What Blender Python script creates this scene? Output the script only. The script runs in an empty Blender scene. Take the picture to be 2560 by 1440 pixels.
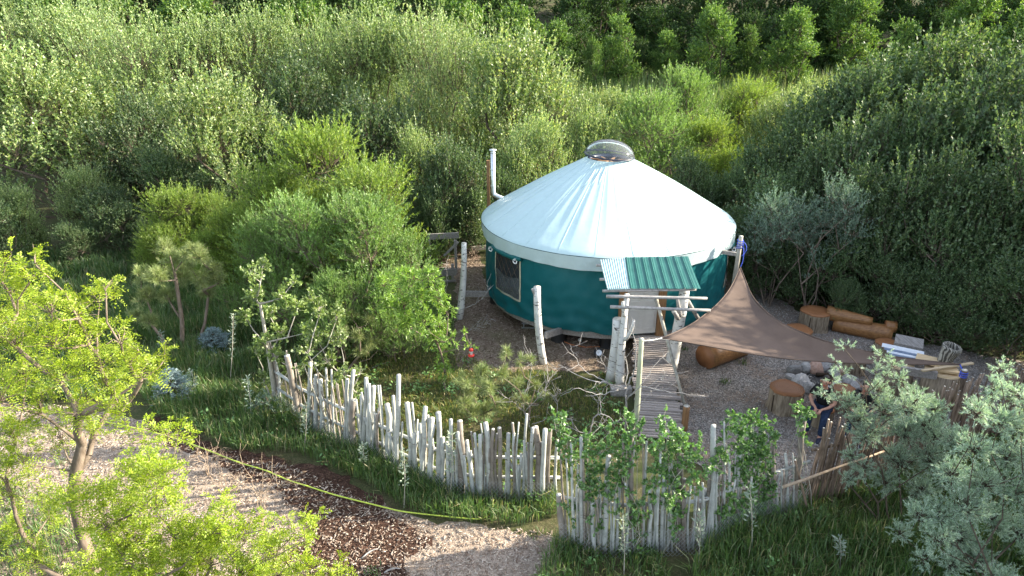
import bpy, bmesh, math, random
import numpy as np
from mathutils import Vector, Matrix
rng = np.random.default_rng(7)
random.seed(7)
C = bpy.context.scene.collection
SC = bpy.context.scene
R = math.radians

# ------------------------------------------------------------------ camera
F, PIT, CH = 1707.0, R(22.25), 8.6
cam = bpy.data.objects.new('camera', bpy.data.cameras.new('camera'))
C.objects.link(cam)
cam.location = (0, 0, CH)
cam.rotation_euler = (math.pi/2 - PIT, 0, 0)
cam.data.sensor_width = 36.0
cam.data.lens = 36.0*F/2560
cam.data.clip_end = 1000
cam.data.clip_start = 0.1
SC.camera = cam
# ------------------------------------------------------------------ sky, sun, exposure
SUN_EL, SUN_AZ = R(25), R(80)         # azimuth measured from +Y towards +X
S = Vector((math.cos(SUN_EL)*math.sin(SUN_AZ), math.cos(SUN_EL)*math.cos(SUN_AZ), math.sin(SUN_EL)))
w = bpy.data.worlds.new('World'); SC.world = w; w.use_nodes = True
nt = w.node_tree; nt.nodes.clear()
wo = nt.nodes.new('ShaderNodeOutputWorld'); bg = nt.nodes.new('ShaderNodeBackground'); sk = nt.nodes.new('ShaderNodeTexSky')
sk.sky_type = 'NISHITA'; sk.sun_disc = False; sk.sun_elevation = SUN_EL; sk.sun_rotation = SUN_AZ
sk.air_density = 1.0; sk.dust_density = 1.6; sk.ozone_density = 1.0
bg.inputs[1].default_value = 0.15
hz = nt.nodes.new('ShaderNodeHueSaturation'); hz.inputs['Saturation'].default_value = 0.6      # hazy, less blue sky
nt.links.new(sk.outputs[0], hz.inputs['Color']); nt.links.new(hz.outputs[0], bg.inputs[0]); nt.links.new(bg.outputs[0], wo.inputs[0])
sun = bpy.data.objects.new('sun', bpy.data.lights.new('sun', 'SUN')); C.objects.link(sun)
sun.data.energy = 4.4; sun.data.angle = R(0.6); sun.data.color = (1.0, 0.90, 0.72)
sun.rotation_euler = S.to_track_quat('Z', 'Y').to_euler()
sun.location = (30, -10, 30)
SC.view_settings.view_transform = 'Standard'
SC.view_settings.look = 'None'
SC.view_settings.gamma = 1.0
SC.view_settings.use_curve_mapping = False
SC.view_settings.exposure = 1.95

# ------------------------------------------------------------------ survey helpers: photo ray -> place
cP, sP = math.cos(PIT), math.sin(PIT)
def ray(px, py):
    u = (px-1280)/F; v = -(py-720)/F
    return np.array([u, cP+v*sP, -sP+v*cP])
def at(px, py, z=0.0):
    d = ray(px, py); t = (z-CH)/d[2]
    return d*t + np.array([0, 0, CH])
def at_y(px, py, Y):
    d = ray(px, py); t = Y/d[1]
    return d*t + np.array([0, 0, CH])
def x_at(px, Y, z=0.0):
    return (px-1280)/F*(Y*cP-(z-CH)*sP)

# ------------------------------------------------------------------ object helpers
def wloc(o):
    v = Vector((0, 0, 0))
    while o is not None:
        v = v + o.location; o = o.parent
    return v
def tag(o, label=None, cat=None, group=None, kind=None):
    if label: o['label'] = label
    if cat: o['category'] = cat
    if group: o['group'] = group
    if kind: o['kind'] = kind
    return o
def thing(name, label, cat, loc=(0, 0, 0), group=None):
    o = bpy.data.objects.new(name, None); C.objects.link(o)
    o.location = Vector([float(a) for a in loc]); o.empty_display_size = 0.2
    return tag(o, label, cat, group)
def link(name, me, mats, parent=None):
    for m in (mats if isinstance(mats, (list, tuple)) else [mats]): me.materials.append(m)
    o = bpy.data.objects.new(name, me); C.objects.link(o)
    if parent is not None:
        off = wloc(parent)
        me.transform(Matrix.Translation(-off))
        o.parent = parent
    return o
def np_mesh(name, V, Fc, smooth=False):
    V = np.ascontiguousarray(V, dtype=np.float32); Fc = np.ascontiguousarray(Fc, dtype=np.int32)
    me = bpy.data.meshes.new(name)
    n, k = Fc.shape
    me.vertices.add(len(V)); me.vertices.foreach_set('co', V.ravel())
    me.loops.add(n*k); me.loops.foreach_set('vertex_index', Fc.ravel())
    me.polygons.add(n)
    me.polygons.foreach_set('loop_start', np.arange(0, n*k, k, dtype=np.int32))
    me.polygons.foreach_set('loop_total', np.full(n, k, dtype=np.int32))
    if smooth: me.polygons.foreach_set('use_smooth', np.ones(n, dtype=bool))
    me.update(calc_edges=True); me.validate()
    return me
class MB:
    def __init__(s): s.v = []; s.f = []; s.m = []
    def add(s, V, Fs, mi=0):
        b = len(s.v); s.v += [tuple(float(c) for c in p) for p in V]
        s.f += [tuple(i+b for i in f) for f in Fs]; s.m += [mi]*len(Fs); return s
    def box(s, c, d, rot=None, mi=0):
        M = rot if rot is not None else Matrix.Identity(3)
        P = []
        for z in (-1, 1):
            for y in (-1, 1):
                for x in (-1, 1):
                    P.append(Vector([float(q) for q in c]) + M @ Vector((x*d[0]/2, y*d[1]/2, z*d[2]/2)))
        return s.add(P, [(0, 2, 3, 1), (4, 5, 7, 6), (0, 1, 5, 4), (2, 6, 7, 3), (0, 4, 6, 2), (1, 3, 7, 5)], mi)
    def beam(s, a, b, wd, ht, mi=0, up=(0, 0, 1)):
        a = Vector([float(q) for q in a]); b = Vector([float(q) for q in b]); d = b-a; L = d.length; d.normalize()
        u = Vector(up); x = d.cross(u)
        if x.length < 1e-4: x = Vector((1, 0, 0))
        x.normalize(); z = x.cross(d)
        M = Matrix((x, d, z)).transposed()
        return s.box((a+b)/2, (wd, L, ht), M, mi)
    def tube(s, pts, rad, n=8, mi=0, cap=None, jit=0.0, caps=True):
        pts = [Vector([float(q) for q in p]) for p in pts]; k = len(pts)
        if not hasattr(rad, '__len__'): rad = [rad]*k
        V = []; Fs = []
        for i in range(k):
            t = (pts[min(i+1, k-1)]-pts[max(i-1, 0)]).normalized()
            a = Vector((0, 0, 1)) if abs(t.z) < 0.9 else Vector((1, 0, 0))
            if i == 0: x = t.cross(a).normalized()
            else: x = (x - t*x.dot(t)).normalized()
            y = t.cross(x)
            for j in range(n):
                q = 2*math.pi*j/n; r = rad[i]*(1+random.uniform(-jit, jit))
                V.append(pts[i]+x*(r*math.cos(q))+y*(r*math.sin(q)))
        for i in range(k-1):
            for j in range(n):
                j2 = (j+1) % n
                Fs.append((i*n+j, i*n+j2, (i+1)*n+j2, (i+1)*n+j))
        b = len(s.f); s.add(V, Fs, mi)
        if caps:
            base = len(s.v)-len(V); cm = mi if cap is None else cap
            s.f.append(tuple(base+j for j in range(n))[::-1]); s.m.append(cm)
            s.f.append(tuple(base+(k-1)*n+j for j in range(n))); s.m.append(cm)
        return s
    def lathe(s, c, prof, n=24, mi=0, M=None):
        V = []; Fs = []; k = len(prof)
        for (r, z) in prof:
            for j in range(n):
                q = 2*math.pi*j/n; p = Vector((r*math.cos(q), r*math.sin(q), z))
                if M is not None: p = M @ p
                V.append(Vector([float(a) for a in c])+p)
        for i in range(k-1):
            for j in range(n):
                j2 = (j+1) % n; Fs.append((i*n+j, i*n+j2, (i+1)*n+j2, (i+1)*n+j))
        s.add(V, Fs, mi); return s
    def grid(s, P, mi=0):                     # P[i][j] points
        ni, nj = len(P), len(P[0]); V = [p for r in P for p in r]
        return s.add(V, [(i*nj+j, i*nj+j+1, (i+1)*nj+j+1, (i+1)*nj+j) for i in range(ni-1) for j in range(nj-1)], mi)
    def build(s, name, mats, parent=None, smooth=False):
        me = bpy.data.meshes.new(name); me.from_pydata(s.v, [], s.f)
        me.polygons.foreach_set('material_index', s.m)
        if smooth: me.polygons.foreach_set('use_smooth', [True]*len(s.f))
        me.update(); return link(name, me, mats, parent)
def copy_tree(o, parent=None):
    c = o.copy(); C.objects.link(c)
    if parent is not None: c.parent = parent
    for ch in o.children: copy_tree(ch, c)
    return c

# ------------------------------------------------------------------ materials
def newmat(name):
    m = bpy.data.materials.new(name); m.use_nodes = True; n = m.node_tree; n.nodes.clear()
    o = n.nodes.new('ShaderNodeOutputMaterial'); return m, n, o
def N(nt, t, **kw):
    x = nt.nodes.new(t)
    for k, v in kw.items():
        if k.startswith('i_'): x.inputs[int(k[2:])].default_value = v
        else: setattr(x, k, v)
    return x
def ramp(nt, src, stops):
    r = nt.nodes.new('ShaderNodeValToRGB'); e = r.color_ramp.elements
    while len(e) < len(stops): e.new(0.5)
    for a, (p, c) in zip(e, stops): a.position = p; a.color = (*c, 1)
    nt.links.new(src, r.inputs[0]); return r.outputs[0]
def coords(nt, scale=(1, 1, 1), kind='Object'):
    tc = nt.nodes.new('ShaderNodeTexCoord'); mp = nt.nodes.new('ShaderNodeMapping')
    mp.inputs['Scale'].default_value = scale; nt.links.new(tc.outputs[kind], mp.inputs[0]); return mp.outputs[0]
def world_coords(nt, scale=(1, 1, 1)):
    g = nt.nodes.new('ShaderNodeNewGeometry'); mp = nt.nodes.new('ShaderNodeMapping')
    mp.inputs['Scale'].default_value = scale; nt.links.new(g.outputs['Position'], mp.inputs[0]); return mp.outputs[0]
def noise(nt, vec, sc, det=4, rough=0.6, dist=0):
    n = N(nt, 'ShaderNodeTexNoise'); n.inputs['Scale'].default_value = sc; n.inputs['Detail'].default_value = det
    n.inputs['Roughness'].default_value = rough; n.inputs['Distortion'].default_value = dist
    nt.links.new(vec, n.inputs['Vector']); return n.outputs['Fac']
def mix(nt, f, a, b, mode='MIX'):
    m = N(nt, 'ShaderNodeMix', data_type='RGBA', blend_type=mode)
    for s, v in ((m.inputs[0], f), (m.inputs[6], a), (m.inputs[7], b)):
        if hasattr(v, 'node'): nt.links.new(v, s)
        elif hasattr(v, '__len__'): s.default_value = (*v, 1)
        else: s.default_value = v
    return m.outputs[2]
def princ(nt, o, col, rough=0.8, spec=0.3, bump=None, bstr=0.3, bdist=0.02, metal=0.0):
    p = N(nt, 'ShaderNodeBsdfPrincipled')
    if hasattr(col, 'node'): nt.links.new(col, p.inputs['Base Color'])
    else: p.inputs['Base Color'].default_value = (*col, 1)
    p.inputs['Roughness'].default_value = rough; p.inputs['Specular IOR Level'].default_value = spec
    p.inputs['Metallic'].default_value = metal
    if bump is not None:
        b = N(nt, 'ShaderNodeBump'); b.inputs['Strength'].default_value = bstr; b.inputs['Distance'].default_value = bdist
        nt.links.new(bump, b.inputs['Height']); nt.links.new(b.outputs[0], p.inputs['Normal'])
    nt.links.new(p.outputs[0], o.inputs[0]); return p
def simple(name, c1, c2, sc=8, rough=0.8, spec=0.3, stretch=(1, 1, 1), bstr=0.2, rnd=0.0, metal=0.0, det=5):
    m, n, o = newmat(name)
    v = coords(n, stretch); f = noise(n, v, sc, det)
    col = ramp(n, f, [(0.3, c1), (0.7, c2)])
    if rnd:
        oi = N(n, 'ShaderNodeObjectInfo'); h = N(n, 'ShaderNodeMapRange')
        h.inputs[3].default_value = 1-rnd; h.inputs[4].default_value = 1+rnd
        n.links.new(oi.outputs['Random'], h.inputs[0])
        hs = N(n, 'ShaderNodeHueSaturation'); n.links.new(h.outputs[0], hs.inputs['Value']); n.links.new(col, hs.inputs['Color']); col = hs.outputs[0]
    princ(n, o, col, rough, spec, f, bstr, 0.01, metal); return m
def leafmat(name, stops, transl=0.35, gloss=0.06, rnd=0.12, tcol=(1.25, 1.2, 0.6)):
    m, n, o = newmat(name)
    g = N(n, 'ShaderNodeNewGeometry')
    col = ramp(n, g.outputs['Random Per Island'], stops)
    nz = noise(n, world_coords(n), 0.7, 2)          # clumps of older and younger leaves
    hs0 = N(n, 'ShaderNodeHueSaturation'); mr0 = N(n, 'ShaderNodeMapRange'); mr0.inputs[1].default_value = 0.3; mr0.inputs[2].default_value = 0.7
    mr0.inputs[3].default_value = 0.85; mr0.inputs[4].default_value = 1.15
    n.links.new(nz, mr0.inputs[0]); n.links.new(mr0.outputs[0], hs0.inputs['Value']); n.links.new(col, hs0.inputs['Color']); col = hs0.outputs[0]
    oi = N(n, 'ShaderNodeObjectInfo'); mr = N(n, 'ShaderNodeMapRange'); mr.inputs[3].default_value = 1-rnd; mr.inputs[4].default_value = 1+rnd
    n.links.new(oi.outputs['Random'], mr.inputs[0])
    hs = N(n, 'ShaderNodeHueSaturation'); n.links.new(mr.outputs[0], hs.inputs['Value']); n.links.new(col, hs.inputs['Color']); col = hs.outputs[0]
    d = N(n, 'ShaderNodeBsdfDiffuse'); t = N(n, 'ShaderNodeBsdfTranslucent'); gl = N(n, 'ShaderNodeBsdfGlossy')
    gl.inputs['Roughness'].default_value = 0.5; gl.inputs['Color'].default_value = (1, 1, 1, 1)
    n.links.new(col, d.inputs[0]); tc = mix(n, 1.0, col, tcol, 'MULTIPLY'); n.links.new(tc, t.inputs[0])
    m1 = N(n, 'ShaderNodeMixShader'); m1.inputs[0].default_value = transl
    n.links.new(d.outputs[0], m1.inputs[1]); n.links.new(t.outputs[0], m1.inputs[2])
    m2 = N(n, 'ShaderNodeMixShader'); m2.inputs[0].default_value = gloss*0.6
    n.links.new(m1.outputs[0], m2.inputs[1]); n.links.new(gl.outputs[0], m2.inputs[2])
    n.links.new(m2.outputs[0], o.inputs[0]); return m
L_OLIVE = leafmat('leaf_grey_green', [(0, (0.085, 0.165, 0.045)), (0.5, (0.19, 0.295, 0.09)), (1, (0.46, 0.52, 0.25))], 0.42, 0.08)
L_OLIVEF = leafmat('leaf_grey_green_fine', [(0, (0.105, 0.185, 0.065)), (0.5, (0.19, 0.285, 0.105)), (1, (0.36, 0.43, 0.2))], 0.4, 0.06)
L_FARSHADE = leafmat('leaf_far_wood_shaded', [(0, (0.02, 0.055, 0.016)), (0.6, (0.04, 0.09, 0.022)), (1, (0.1, 0.16, 0.04))], 0.3, 0.04)  # far wood lies in shade: that shade is darkened into the leaf colour
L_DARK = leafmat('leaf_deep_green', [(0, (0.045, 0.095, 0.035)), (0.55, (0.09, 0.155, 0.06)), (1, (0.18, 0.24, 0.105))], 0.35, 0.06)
L_BROAD = leafmat('leaf_fresh_green', [(0, (0.05, 0.12, 0.025)), (0.6, (0.1, 0.2, 0.04)), (1, (0.22, 0.32, 0.065))], 0.4, 0.06)
L_VINE = leafmat('leaf_vine', [(0, (0.0625, 0.163, 0.0312)), (0.6, (0.125, 0.275, 0.0625)), (1, (0.25, 0.413, 0.125))], 0.35, 0.1)
L_WILLOW = leafmat('leaf_willow', [(0, (0.115, 0.207, 0.0345)), (0.6, (0.196, 0.299, 0.0517)), (1, (0.31, 0.391, 0.0805))], 0.42, 0.05)
L_WILLOWS = leafmat('leaf_silver_willow', [(0, (0.1, 0.2, 0.045)), (0.6, (0.17, 0.29, 0.075)), (1, (0.27, 0.39, 0.15))], 0.38, 0.06)
L_LOCUST = leafmat('leaf_locust', [(0, (0.16, 0.25, 0.015)), (0.5, (0.27, 0.38, 0.025)), (1, (0.42, 0.49, 0.055))], 0.5, 0.04)
L_ASPEN = leafmat('leaf_aspen', [(0, (0.12, 0.2, 0.05)), (0.6, (0.2, 0.29, 0.08)), (1, (0.32, 0.4, 0.15))], 0.42, 0.08)
L_PEACH = leafmat('leaf_drooping', [(0, (0.116, 0.231, 0.0315)), (0.6, (0.189, 0.326, 0.0525)), (1, (0.284, 0.42, 0.084))], 0.42, 0.06)
L_SAGE = leafmat('leaf_silver', [(0, (0.22, 0.33, 0.235)), (0.5, (0.345, 0.46, 0.35)), (1, (0.52, 0.61, 0.49))], 0.3, 0.06, tcol=(1.1, 1.2, 0.7))
L_SILV = leafmat('leaf_dusky_silver', [(0, (0.09, 0.15, 0.1)), (0.6, (0.15, 0.22, 0.16)), (1, (0.22, 0.3, 0.22))], 0.3, 0.06, tcol=(1.1, 1.2, 0.8))
L_PINE = leafmat('needle_pine', [(0, (0.14, 0.2, 0.06)), (0.6, (0.22, 0.28, 0.1)), (1, (0.33, 0.36, 0.16))], 0.25, 0.06)
L_SPRUCE = leafmat('needle_blue_spruce', [(0, (0.16, 0.24, 0.25)), (0.6, (0.25, 0.34, 0.35)), (1, (0.38, 0.47, 0.47))], 0.2, 0.05, tcol=(1, 1.1, 1))
L_WEED = leafmat('leaf_woolly', [(0, (0.16, 0.22, 0.15)), (1, (0.36, 0.42, 0.33))], 0.25, 0.04, tcol=(1, 1.1, 0.9))
L_GRASS = leafmat('grass_blade', [(0, (0.05, 0.11, 0.028)), (0.5, (0.09, 0.175, 0.045)), (0.8, (0.14, 0.225, 0.07)), (0.9, (0.22, 0.24, 0.11)), (1, (0.38, 0.34, 0.2))], 0.4, 0.06, 0.0)
L_LAWN = leafmat('grass_lawn', [(0, (0.06, 0.11, 0.02)), (0.5, (0.12, 0.17, 0.035)), (0.8, (0.22, 0.2, 0.06)), (1, (0.4, 0.33, 0.16))], 0.35, 0.04, 0.0)
L_REED = leafmat('reed_blade', [(0, (0.1, 0.17, 0.05)), (0.7, (0.16, 0.25, 0.08)), (1, (0.36, 0.36, 0.2))], 0.35, 0.05, 0.0)
M_BARK = simple('bark_grey_brown', (0.10, 0.075, 0.055), (0.24, 0.19, 0.15), 14, 0.9, 0.2, (1, 1, 0.3), 0.6)
M_BARKD = simple('bark_dark', (0.05, 0.04, 0.03), (0.13, 0.1, 0.075), 14, 0.9, 0.2, (1, 1, 0.3), 0.6)
M_BARKP = simple('bark_pale', (0.24, 0.22, 0.18), (0.45, 0.43, 0.37), 14, 0.9, 0.2, (1, 1, 0.3), 0.5)
M_DEAD = simple('dead_wood', (0.22, 0.205, 0.2), (0.4, 0.385, 0.365), 12, 0.85, 0.2, (1, 1, 1), 0.3)
M_DRYTWIG = simple('dry_twig', (0.28, 0.2, 0.14), (0.48, 0.38, 0.28), 12, 0.85, 0.2)
M_GREYW = simple('weathered_timber', (0.20, 0.18, 0.165), (0.40, 0.375, 0.35), 9, 0.85, 0.2, (3, 0.4, 3), 0.4, 0.15)
M_PLANK = simple('weathered_plank', (0.24, 0.205, 0.185), (0.50, 0.44, 0.405), 11, 0.85, 0.2, (0.5, 5, 5), 0.4, 0.28)
M_BROWNW = simple('brown_stained_timber', (0.16, 0.085, 0.04), (0.32, 0.18, 0.085), 8, 0.7, 0.3, (4, 4, 0.5), 0.3)
M_STICK = simple('brown_stick_bark', (0.10, 0.07, 0.05), (0.27, 0.2, 0.15), 10, 0.9, 0.2, (3, 3, 0.6), 0.4, 0.3)
M_LATH = simple('pale_sawn_board', (0.50, 0.38, 0.24), (0.66, 0.53, 0.36), 8, 0.7, 0.3, (0.5, 5, 5), 0.2)
M_CUT = simple('cut_end_wood', (0.40, 0.38, 0.33), (0.55, 0.53, 0.47), 20, 0.85, 0.2)
def birch(name, a, b, mark, thr, rnd=0.1):
    m, n, o = newmat(name); v = coords(n)
    base = ramp(n, noise(n, v, 5, 5), [(0.3, a), (0.7, b)])
    v2 = coords(n, (6, 6, 26)); mk = noise(n, v2, 1.0, 3, 0.5)
    k = ramp(n, mk, [(thr, (0, 0, 0)), (thr+0.04, (1, 1, 1))])
    bw = N(n, 'ShaderNodeRGBToBW'); n.links.new(k, bw.inputs[0])
    col = mix(n, bw.outputs[0], base, mark)
    oi = N(n, 'ShaderNodeObjectInfo'); mr = N(n, 'ShaderNodeMapRange'); mr.inputs[3].default_value = 1-rnd; mr.inputs[4].default_value = 1+rnd
    n.links.new(oi.outputs['Random'], mr.inputs[0]); hs = N(n, 'ShaderNodeHueSaturation')
    n.links.new(mr.outputs[0], hs.inputs['Value']); n.links.new(col, hs.inputs['Color'])
    princ(n, o, hs.outputs[0], 0.75, 0.25, mk, 0.25, 0.01); return m
M_BIRCH = birch('birch_bark', (0.52, 0.51, 0.48), (0.70, 0.69, 0.66), (0.06, 0.05, 0.045), 0.60)
M_POLE = birch('peeled_aspen_pole', (0.28, 0.29, 0.27), (0.50, 0.51, 0.48), (0.15, 0.13, 0.11), 0.67, 0.16)
M_POLEB = birch('grey_brown_pole', (0.17, 0.145, 0.12), (0.29, 0.255, 0.22), (0.14, 0.11, 0.09), 0.64, 0.18)
M_GREENP = simple('greenish_treated_pole', (0.30, 0.33, 0.22), (0.46, 0.48, 0.36), 6, 0.8, 0.2, (3, 3, 0.5), 0.3)

# ------------------------------------------------------------------ ground materials
def groundmat(name, stops, big, sc, kind='noise', bstr=0.6, bd=0.03, big_amt=0.5):
    m, n, o = newmat(name); v = world_coords(n)
    if kind == 'pebble':
        vo = N(n, 'ShaderNodeTexVoronoi'); vo.inputs['Scale'].default_value = sc; n.links.new(v, vo.inputs['Vector'])
        f = vo.outputs['Color']; bw = N(n, 'ShaderNodeRGBToBW'); n.links.new(f, bw.inputs[0]); fac = bw.outputs[0]; hgt = vo.outputs['Distance']
    else:
        vv = N(n, 'ShaderNodeTexVoronoi'); vv.inputs['Scale'].default_value = sc
        nw = N(n, 'ShaderNodeTexNoise'); nw.inputs['Scale'].default_value = sc*0.35; n.links.new(v, nw.inputs['Vector'])
        mx = mix(n, 0.25, v, nw.outputs['Color']); n.links.new(mx, vv.inputs['Vector'])
        bw = N(n, 'ShaderNodeRGBToBW'); n.links.new(vv.outputs['Color'], bw.inputs[0]); fac = bw.outputs[0]; hgt = noise(n, v, sc*1.2, 4)
    col = ramp(n, fac, stops)
    nb = noise(n, v, 0.9, 5, 0.65)
    bf = ramp(n, nb, [(0.4, (0, 0, 0)), (0.65, (big_amt,)*3)])
    bwb = N(n, 'ShaderNodeRGBToBW'); n.links.new(bf, bwb.inputs[0])
    col = mix(n, bwb.outputs[0], col, big)
    princ(n, o, col, 0.95, 0.15, hgt, bstr, bd); return m
M_SOIL = groundmat('soil', [(0.1, (0.05, 0.045, 0.025)), (0.6, (0.09, 0.085, 0.04)), (0.9, (0.15, 0.125, 0.075))], (0.045, 0.075, 0.02), 35, big_amt=0.8)
M_GRAVEL = groundmat('gravel', [(0.15, (0.14, 0.12, 0.105)), (0.5, (0.26, 0.235, 0.21)), (0.85, (0.44, 0.41, 0.38))], (0.24, 0.18, 0.135), 38, 'pebble', 0.8, 0.02, 0.85)
M_CHIPS = groundmat('pale_wood_chips', [(0.1, (0.16, 0.115, 0.085)), (0.45, (0.29, 0.225, 0.175)), (0.85, (0.46, 0.385, 0.315))], (0.24, 0.2, 0.165), 34, 'noise', 0.8, 0.03, 0.4)
M_MULCH = groundmat('dark_mulch', [(0.1, (0.03, 0.017, 0.012)), (0.6, (0.075, 0.04, 0.028)), (0.95, (0.2, 0.12, 0.085))], (0.05, 0.028, 0.02), 34, 'noise', 0.8, 0.03)
M_YARD = groundmat('yard_mulch', [(0.1, (0.1, 0.07, 0.05)), (0.5, (0.2, 0.145, 0.11)), (0.9, (0.38, 0.3, 0.24))], (0.13, 0.13, 0.06), 34, 'noise', 0.8, 0.03, 0.45)

# ------------------------------------------------------------------ terrain
def hill(x, y):
    z = 0.0
    if y > 27: z += (y-27)**2/(y-27+12)*0.13
    if y > 62: z += (y-62)*0.16
    z += max(0.0, abs(x-1)-24)*0.03
    return z
def axis(a, b, step, lo, hi, k):
    core = list(np.arange(a, b+1e-6, step)); g = step; left = []; x = a
    while x > lo: g *= k; x -= g; left.append(x)
    g = step; right = []; x = core[-1]
    while x < hi: g *= k; x += g; right.append(x)
    return np.array(left[::-1]+core+right)
gx = axis(-14, 16, 0.5, -260, 260, 1.18); gy = axis(4, 40, 0.6, -60, 420, 1.16)
Gv = np.array([(x, y, hill(x, y)) for y in gy for x in gx]); nx, ny = len(gx), len(gy)
ii = np.arange(nx*ny).reshape(ny, nx)
Gf = np.stack([ii[:-1, :-1].ravel(), ii[:-1, 1:].ravel(), ii[1:, 1:].ravel(), ii[1:, :-1].ravel()], 1)
tag(link('ground', np_mesh('ground', Gv, Gf, True), M_SOIL), kind='structure')
def ragged(pts, amp=0.12, step=0.15):
    P = [np.array(p[:2]) for p in pts]; out = []
    for a, b in zip(P, P[1:]+P[:1]):
        k = max(1, int(np.linalg.norm(b-a)/step))
        for i in range(k): out.append(a+(b-a)*i/k)
    out = np.array(out); n = len(out); ph = rng.random(6)*6.28; t = np.arange(n)*step
    off = sum(np.sin(t*f+p)*a for f, p, a in zip((1.1, 2.3, 4.1, 7.7, 13.0, 19.0), ph, (0.5, 0.4, 0.35, 0.3, 0.25, 0.2)))
    d = np.roll(out, -1, 0)-np.roll(out, 1, 0); nn = np.stack([d[:, 1], -d[:, 0]], 1); nn /= np.linalg.norm(nn, axis=1)[:, None]+1e-9
    return out+nn*(off*amp)[:, None]
def sheet(name, poly, z, mat):
    me = bpy.data.meshes.new(name); me.from_pydata([(p[0], p[1], z) for p in poly], [], [tuple(range(len(poly)))])
    me.update(); return tag(link(name, me, mat), kind='structure')
def pxpoly(L): return [at(a, b)[:2] for a, b in L]
P_PATH = pxpoly([(-200, 1010), (120, 1010), (300, 1040), (420, 1075), (560, 1140), (700, 1160), (860, 1220), (1050, 1305), (1250, 1320), (1380, 1330), (1420, 1440), (1500, 1600), (600, 1700), (-200, 1700)])
P_DARK = pxpoly([(370, 1050), (480, 1085), (600, 1135), (720, 1150), (830, 1190), (930, 1240), (1060, 1310), (1090, 1345), (1010, 1400), (1040, 1480), (860, 1500), (740, 1400), (760, 1320), (690, 1240), (560, 1165), (440, 1110)])
P_GRAVEL = pxpoly([(1640, 830), (1760, 790), (1850, 720), (1880, 690), (1930, 740), (2010, 790), (2100, 800), (2250, 850), (2420, 880), (2600, 920), (2700, 980), (2450, 1080), (2250, 1140), (2060, 1200), (1960, 1240), (1800, 1200), (1720, 1130), (1690, 1000), (1650, 900)])
P_YARD = pxpoly([(1070, 580), (1190, 590), (1210, 700), (1850, 700), (1860, 800), (1640, 880), (1560, 930), (1380, 930), (1250, 930), (1150, 930), (1130, 850), (1140, 760), (1130, 680), (1060, 640)])
sheet('mulch_path', ragged(P_PATH), 0.006, M_CHIPS)
sheet('dark_mulch_bed', ragged(P_DARK, 0.2), 0.012, M_MULCH)
sheet('gravel_yard', ragged(P_GRAVEL, 0.14), 0.012, M_GRAVEL)
sheet('mulch_yard', ragged(P_YARD, 0.14), 0.006, M_YARD)
def inside(P, poly):
    poly = np.asarray(poly); x, y = P[:, 0], P[:, 1]; r = np.zeros(len(P), bool); j = len(poly)-1
    for i in range(len(poly)):
        xi, yi = poly[i]; xj, yj = poly[j]
        c = ((yi > y) != (yj > y)) & (x < (xj-xi)*(y-yi)/(yj-yi+1e-12)+xi); r ^= c; j = i
    return r
def scatter(poly, dens):
    poly = np.asarray(poly); lo, hi = poly.min(0), poly.max(0); n = int(np.prod(hi-lo)*dens)
    P = lo+rng.random((n, 2))*(hi-lo); return P[inside(P, poly)]
def unit(A): return A/(np.linalg.norm(A, axis=-1, keepdims=True)+1e-9)
def rand_unit(n): return unit(rng.normal(size=(n, 3)))

# ------------------------------------------------------------------ loose chips and pebbles
def chips(name, poly, dens, mat, ln, wd, thick=0.006):
    P = scatter(poly, dens); n = len(P); a = rng.random(n)*6.28; l = rng.uniform(*ln, n)/2; w_ = rng.uniform(*wd, n)/2
    d = np.stack([np.cos(a), np.sin(a), rng.normal(0, 0.25, n)], 1); s_ = np.stack([-np.sin(a), np.cos(a), rng.normal(0, 0.3, n)], 1)
    c = np.c_[P, np.full(n, 0.022)]; up = np.array([0, 0, thick])
    q = [c-d*l[:, None]-s_*w_[:, None], c+d*l[:, None]-s_*w_[:, None], c+d*l[:, None]+s_*w_[:, None], c-d*l[:, None]+s_*w_[:, None]]
    V = np.stack(q+[k+up for k in q], 1).reshape(-1, 3); b = np.arange(n)[:, None]*8
    Fc = np.concatenate([b+np.array([4, 5, 6, 7]), b+np.array([0, 1, 5, 4]), b+np.array([1, 2, 6, 5]), b+np.array([2, 3, 7, 6]), b+np.array([3, 0, 4, 7])])
    return tag(link(name, np_mesh(name, V, Fc), mat), kind='stuff')
def islandmat(name, stops, rough=0.9):
    m, n, o = newmat(name); g = N(n, 'ShaderNodeNewGeometry'); princ(n, o, ramp(n, g.outputs['Random Per Island'], stops), rough, 0.15); return m
M_CHIPL = islandmat('chip_pale', [(0, (0.17, 0.115, 0.085)), (0.5, (0.33, 0.265, 0.21)), (1, (0.52, 0.45, 0.38))])
M_CHIPD = islandmat('chip_dark', [(0, (0.03, 0.016, 0.011)), (0.8, (0.1, 0.06, 0.043)), (0.95, (0.26, 0.18, 0.14)), (1, (0.5, 0.41, 0.34))])
M_CHIPY = islandmat('chip_yard', [(0, (0.08, 0.05, 0.035)), (0.6, (0.22, 0.16, 0.12)), (1, (0.5, 0.41, 0.33))])
M_PEB = islandmat('pebble', [(0, (0.14, 0.13, 0.115)), (0.6, (0.28, 0.26, 0.24)), (1, (0.5, 0.47, 0.44))])
chips('wood_chips', P_PATH, 260, M_CHIPL, (0.025, 0.09), (0.007, 0.018))
chips('mulch_chips', P_DARK, 520, M_CHIPD, (0.015, 0.055), (0.005, 0.013))
chips('yard_chips', P_YARD, 160, M_CHIPY, (0.025, 0.08), (0.007, 0.018))
chips('pebbles', P_GRAVEL, 320, M_PEB, (0.012, 0.035), (0.01, 0.025), 0.01)

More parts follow.
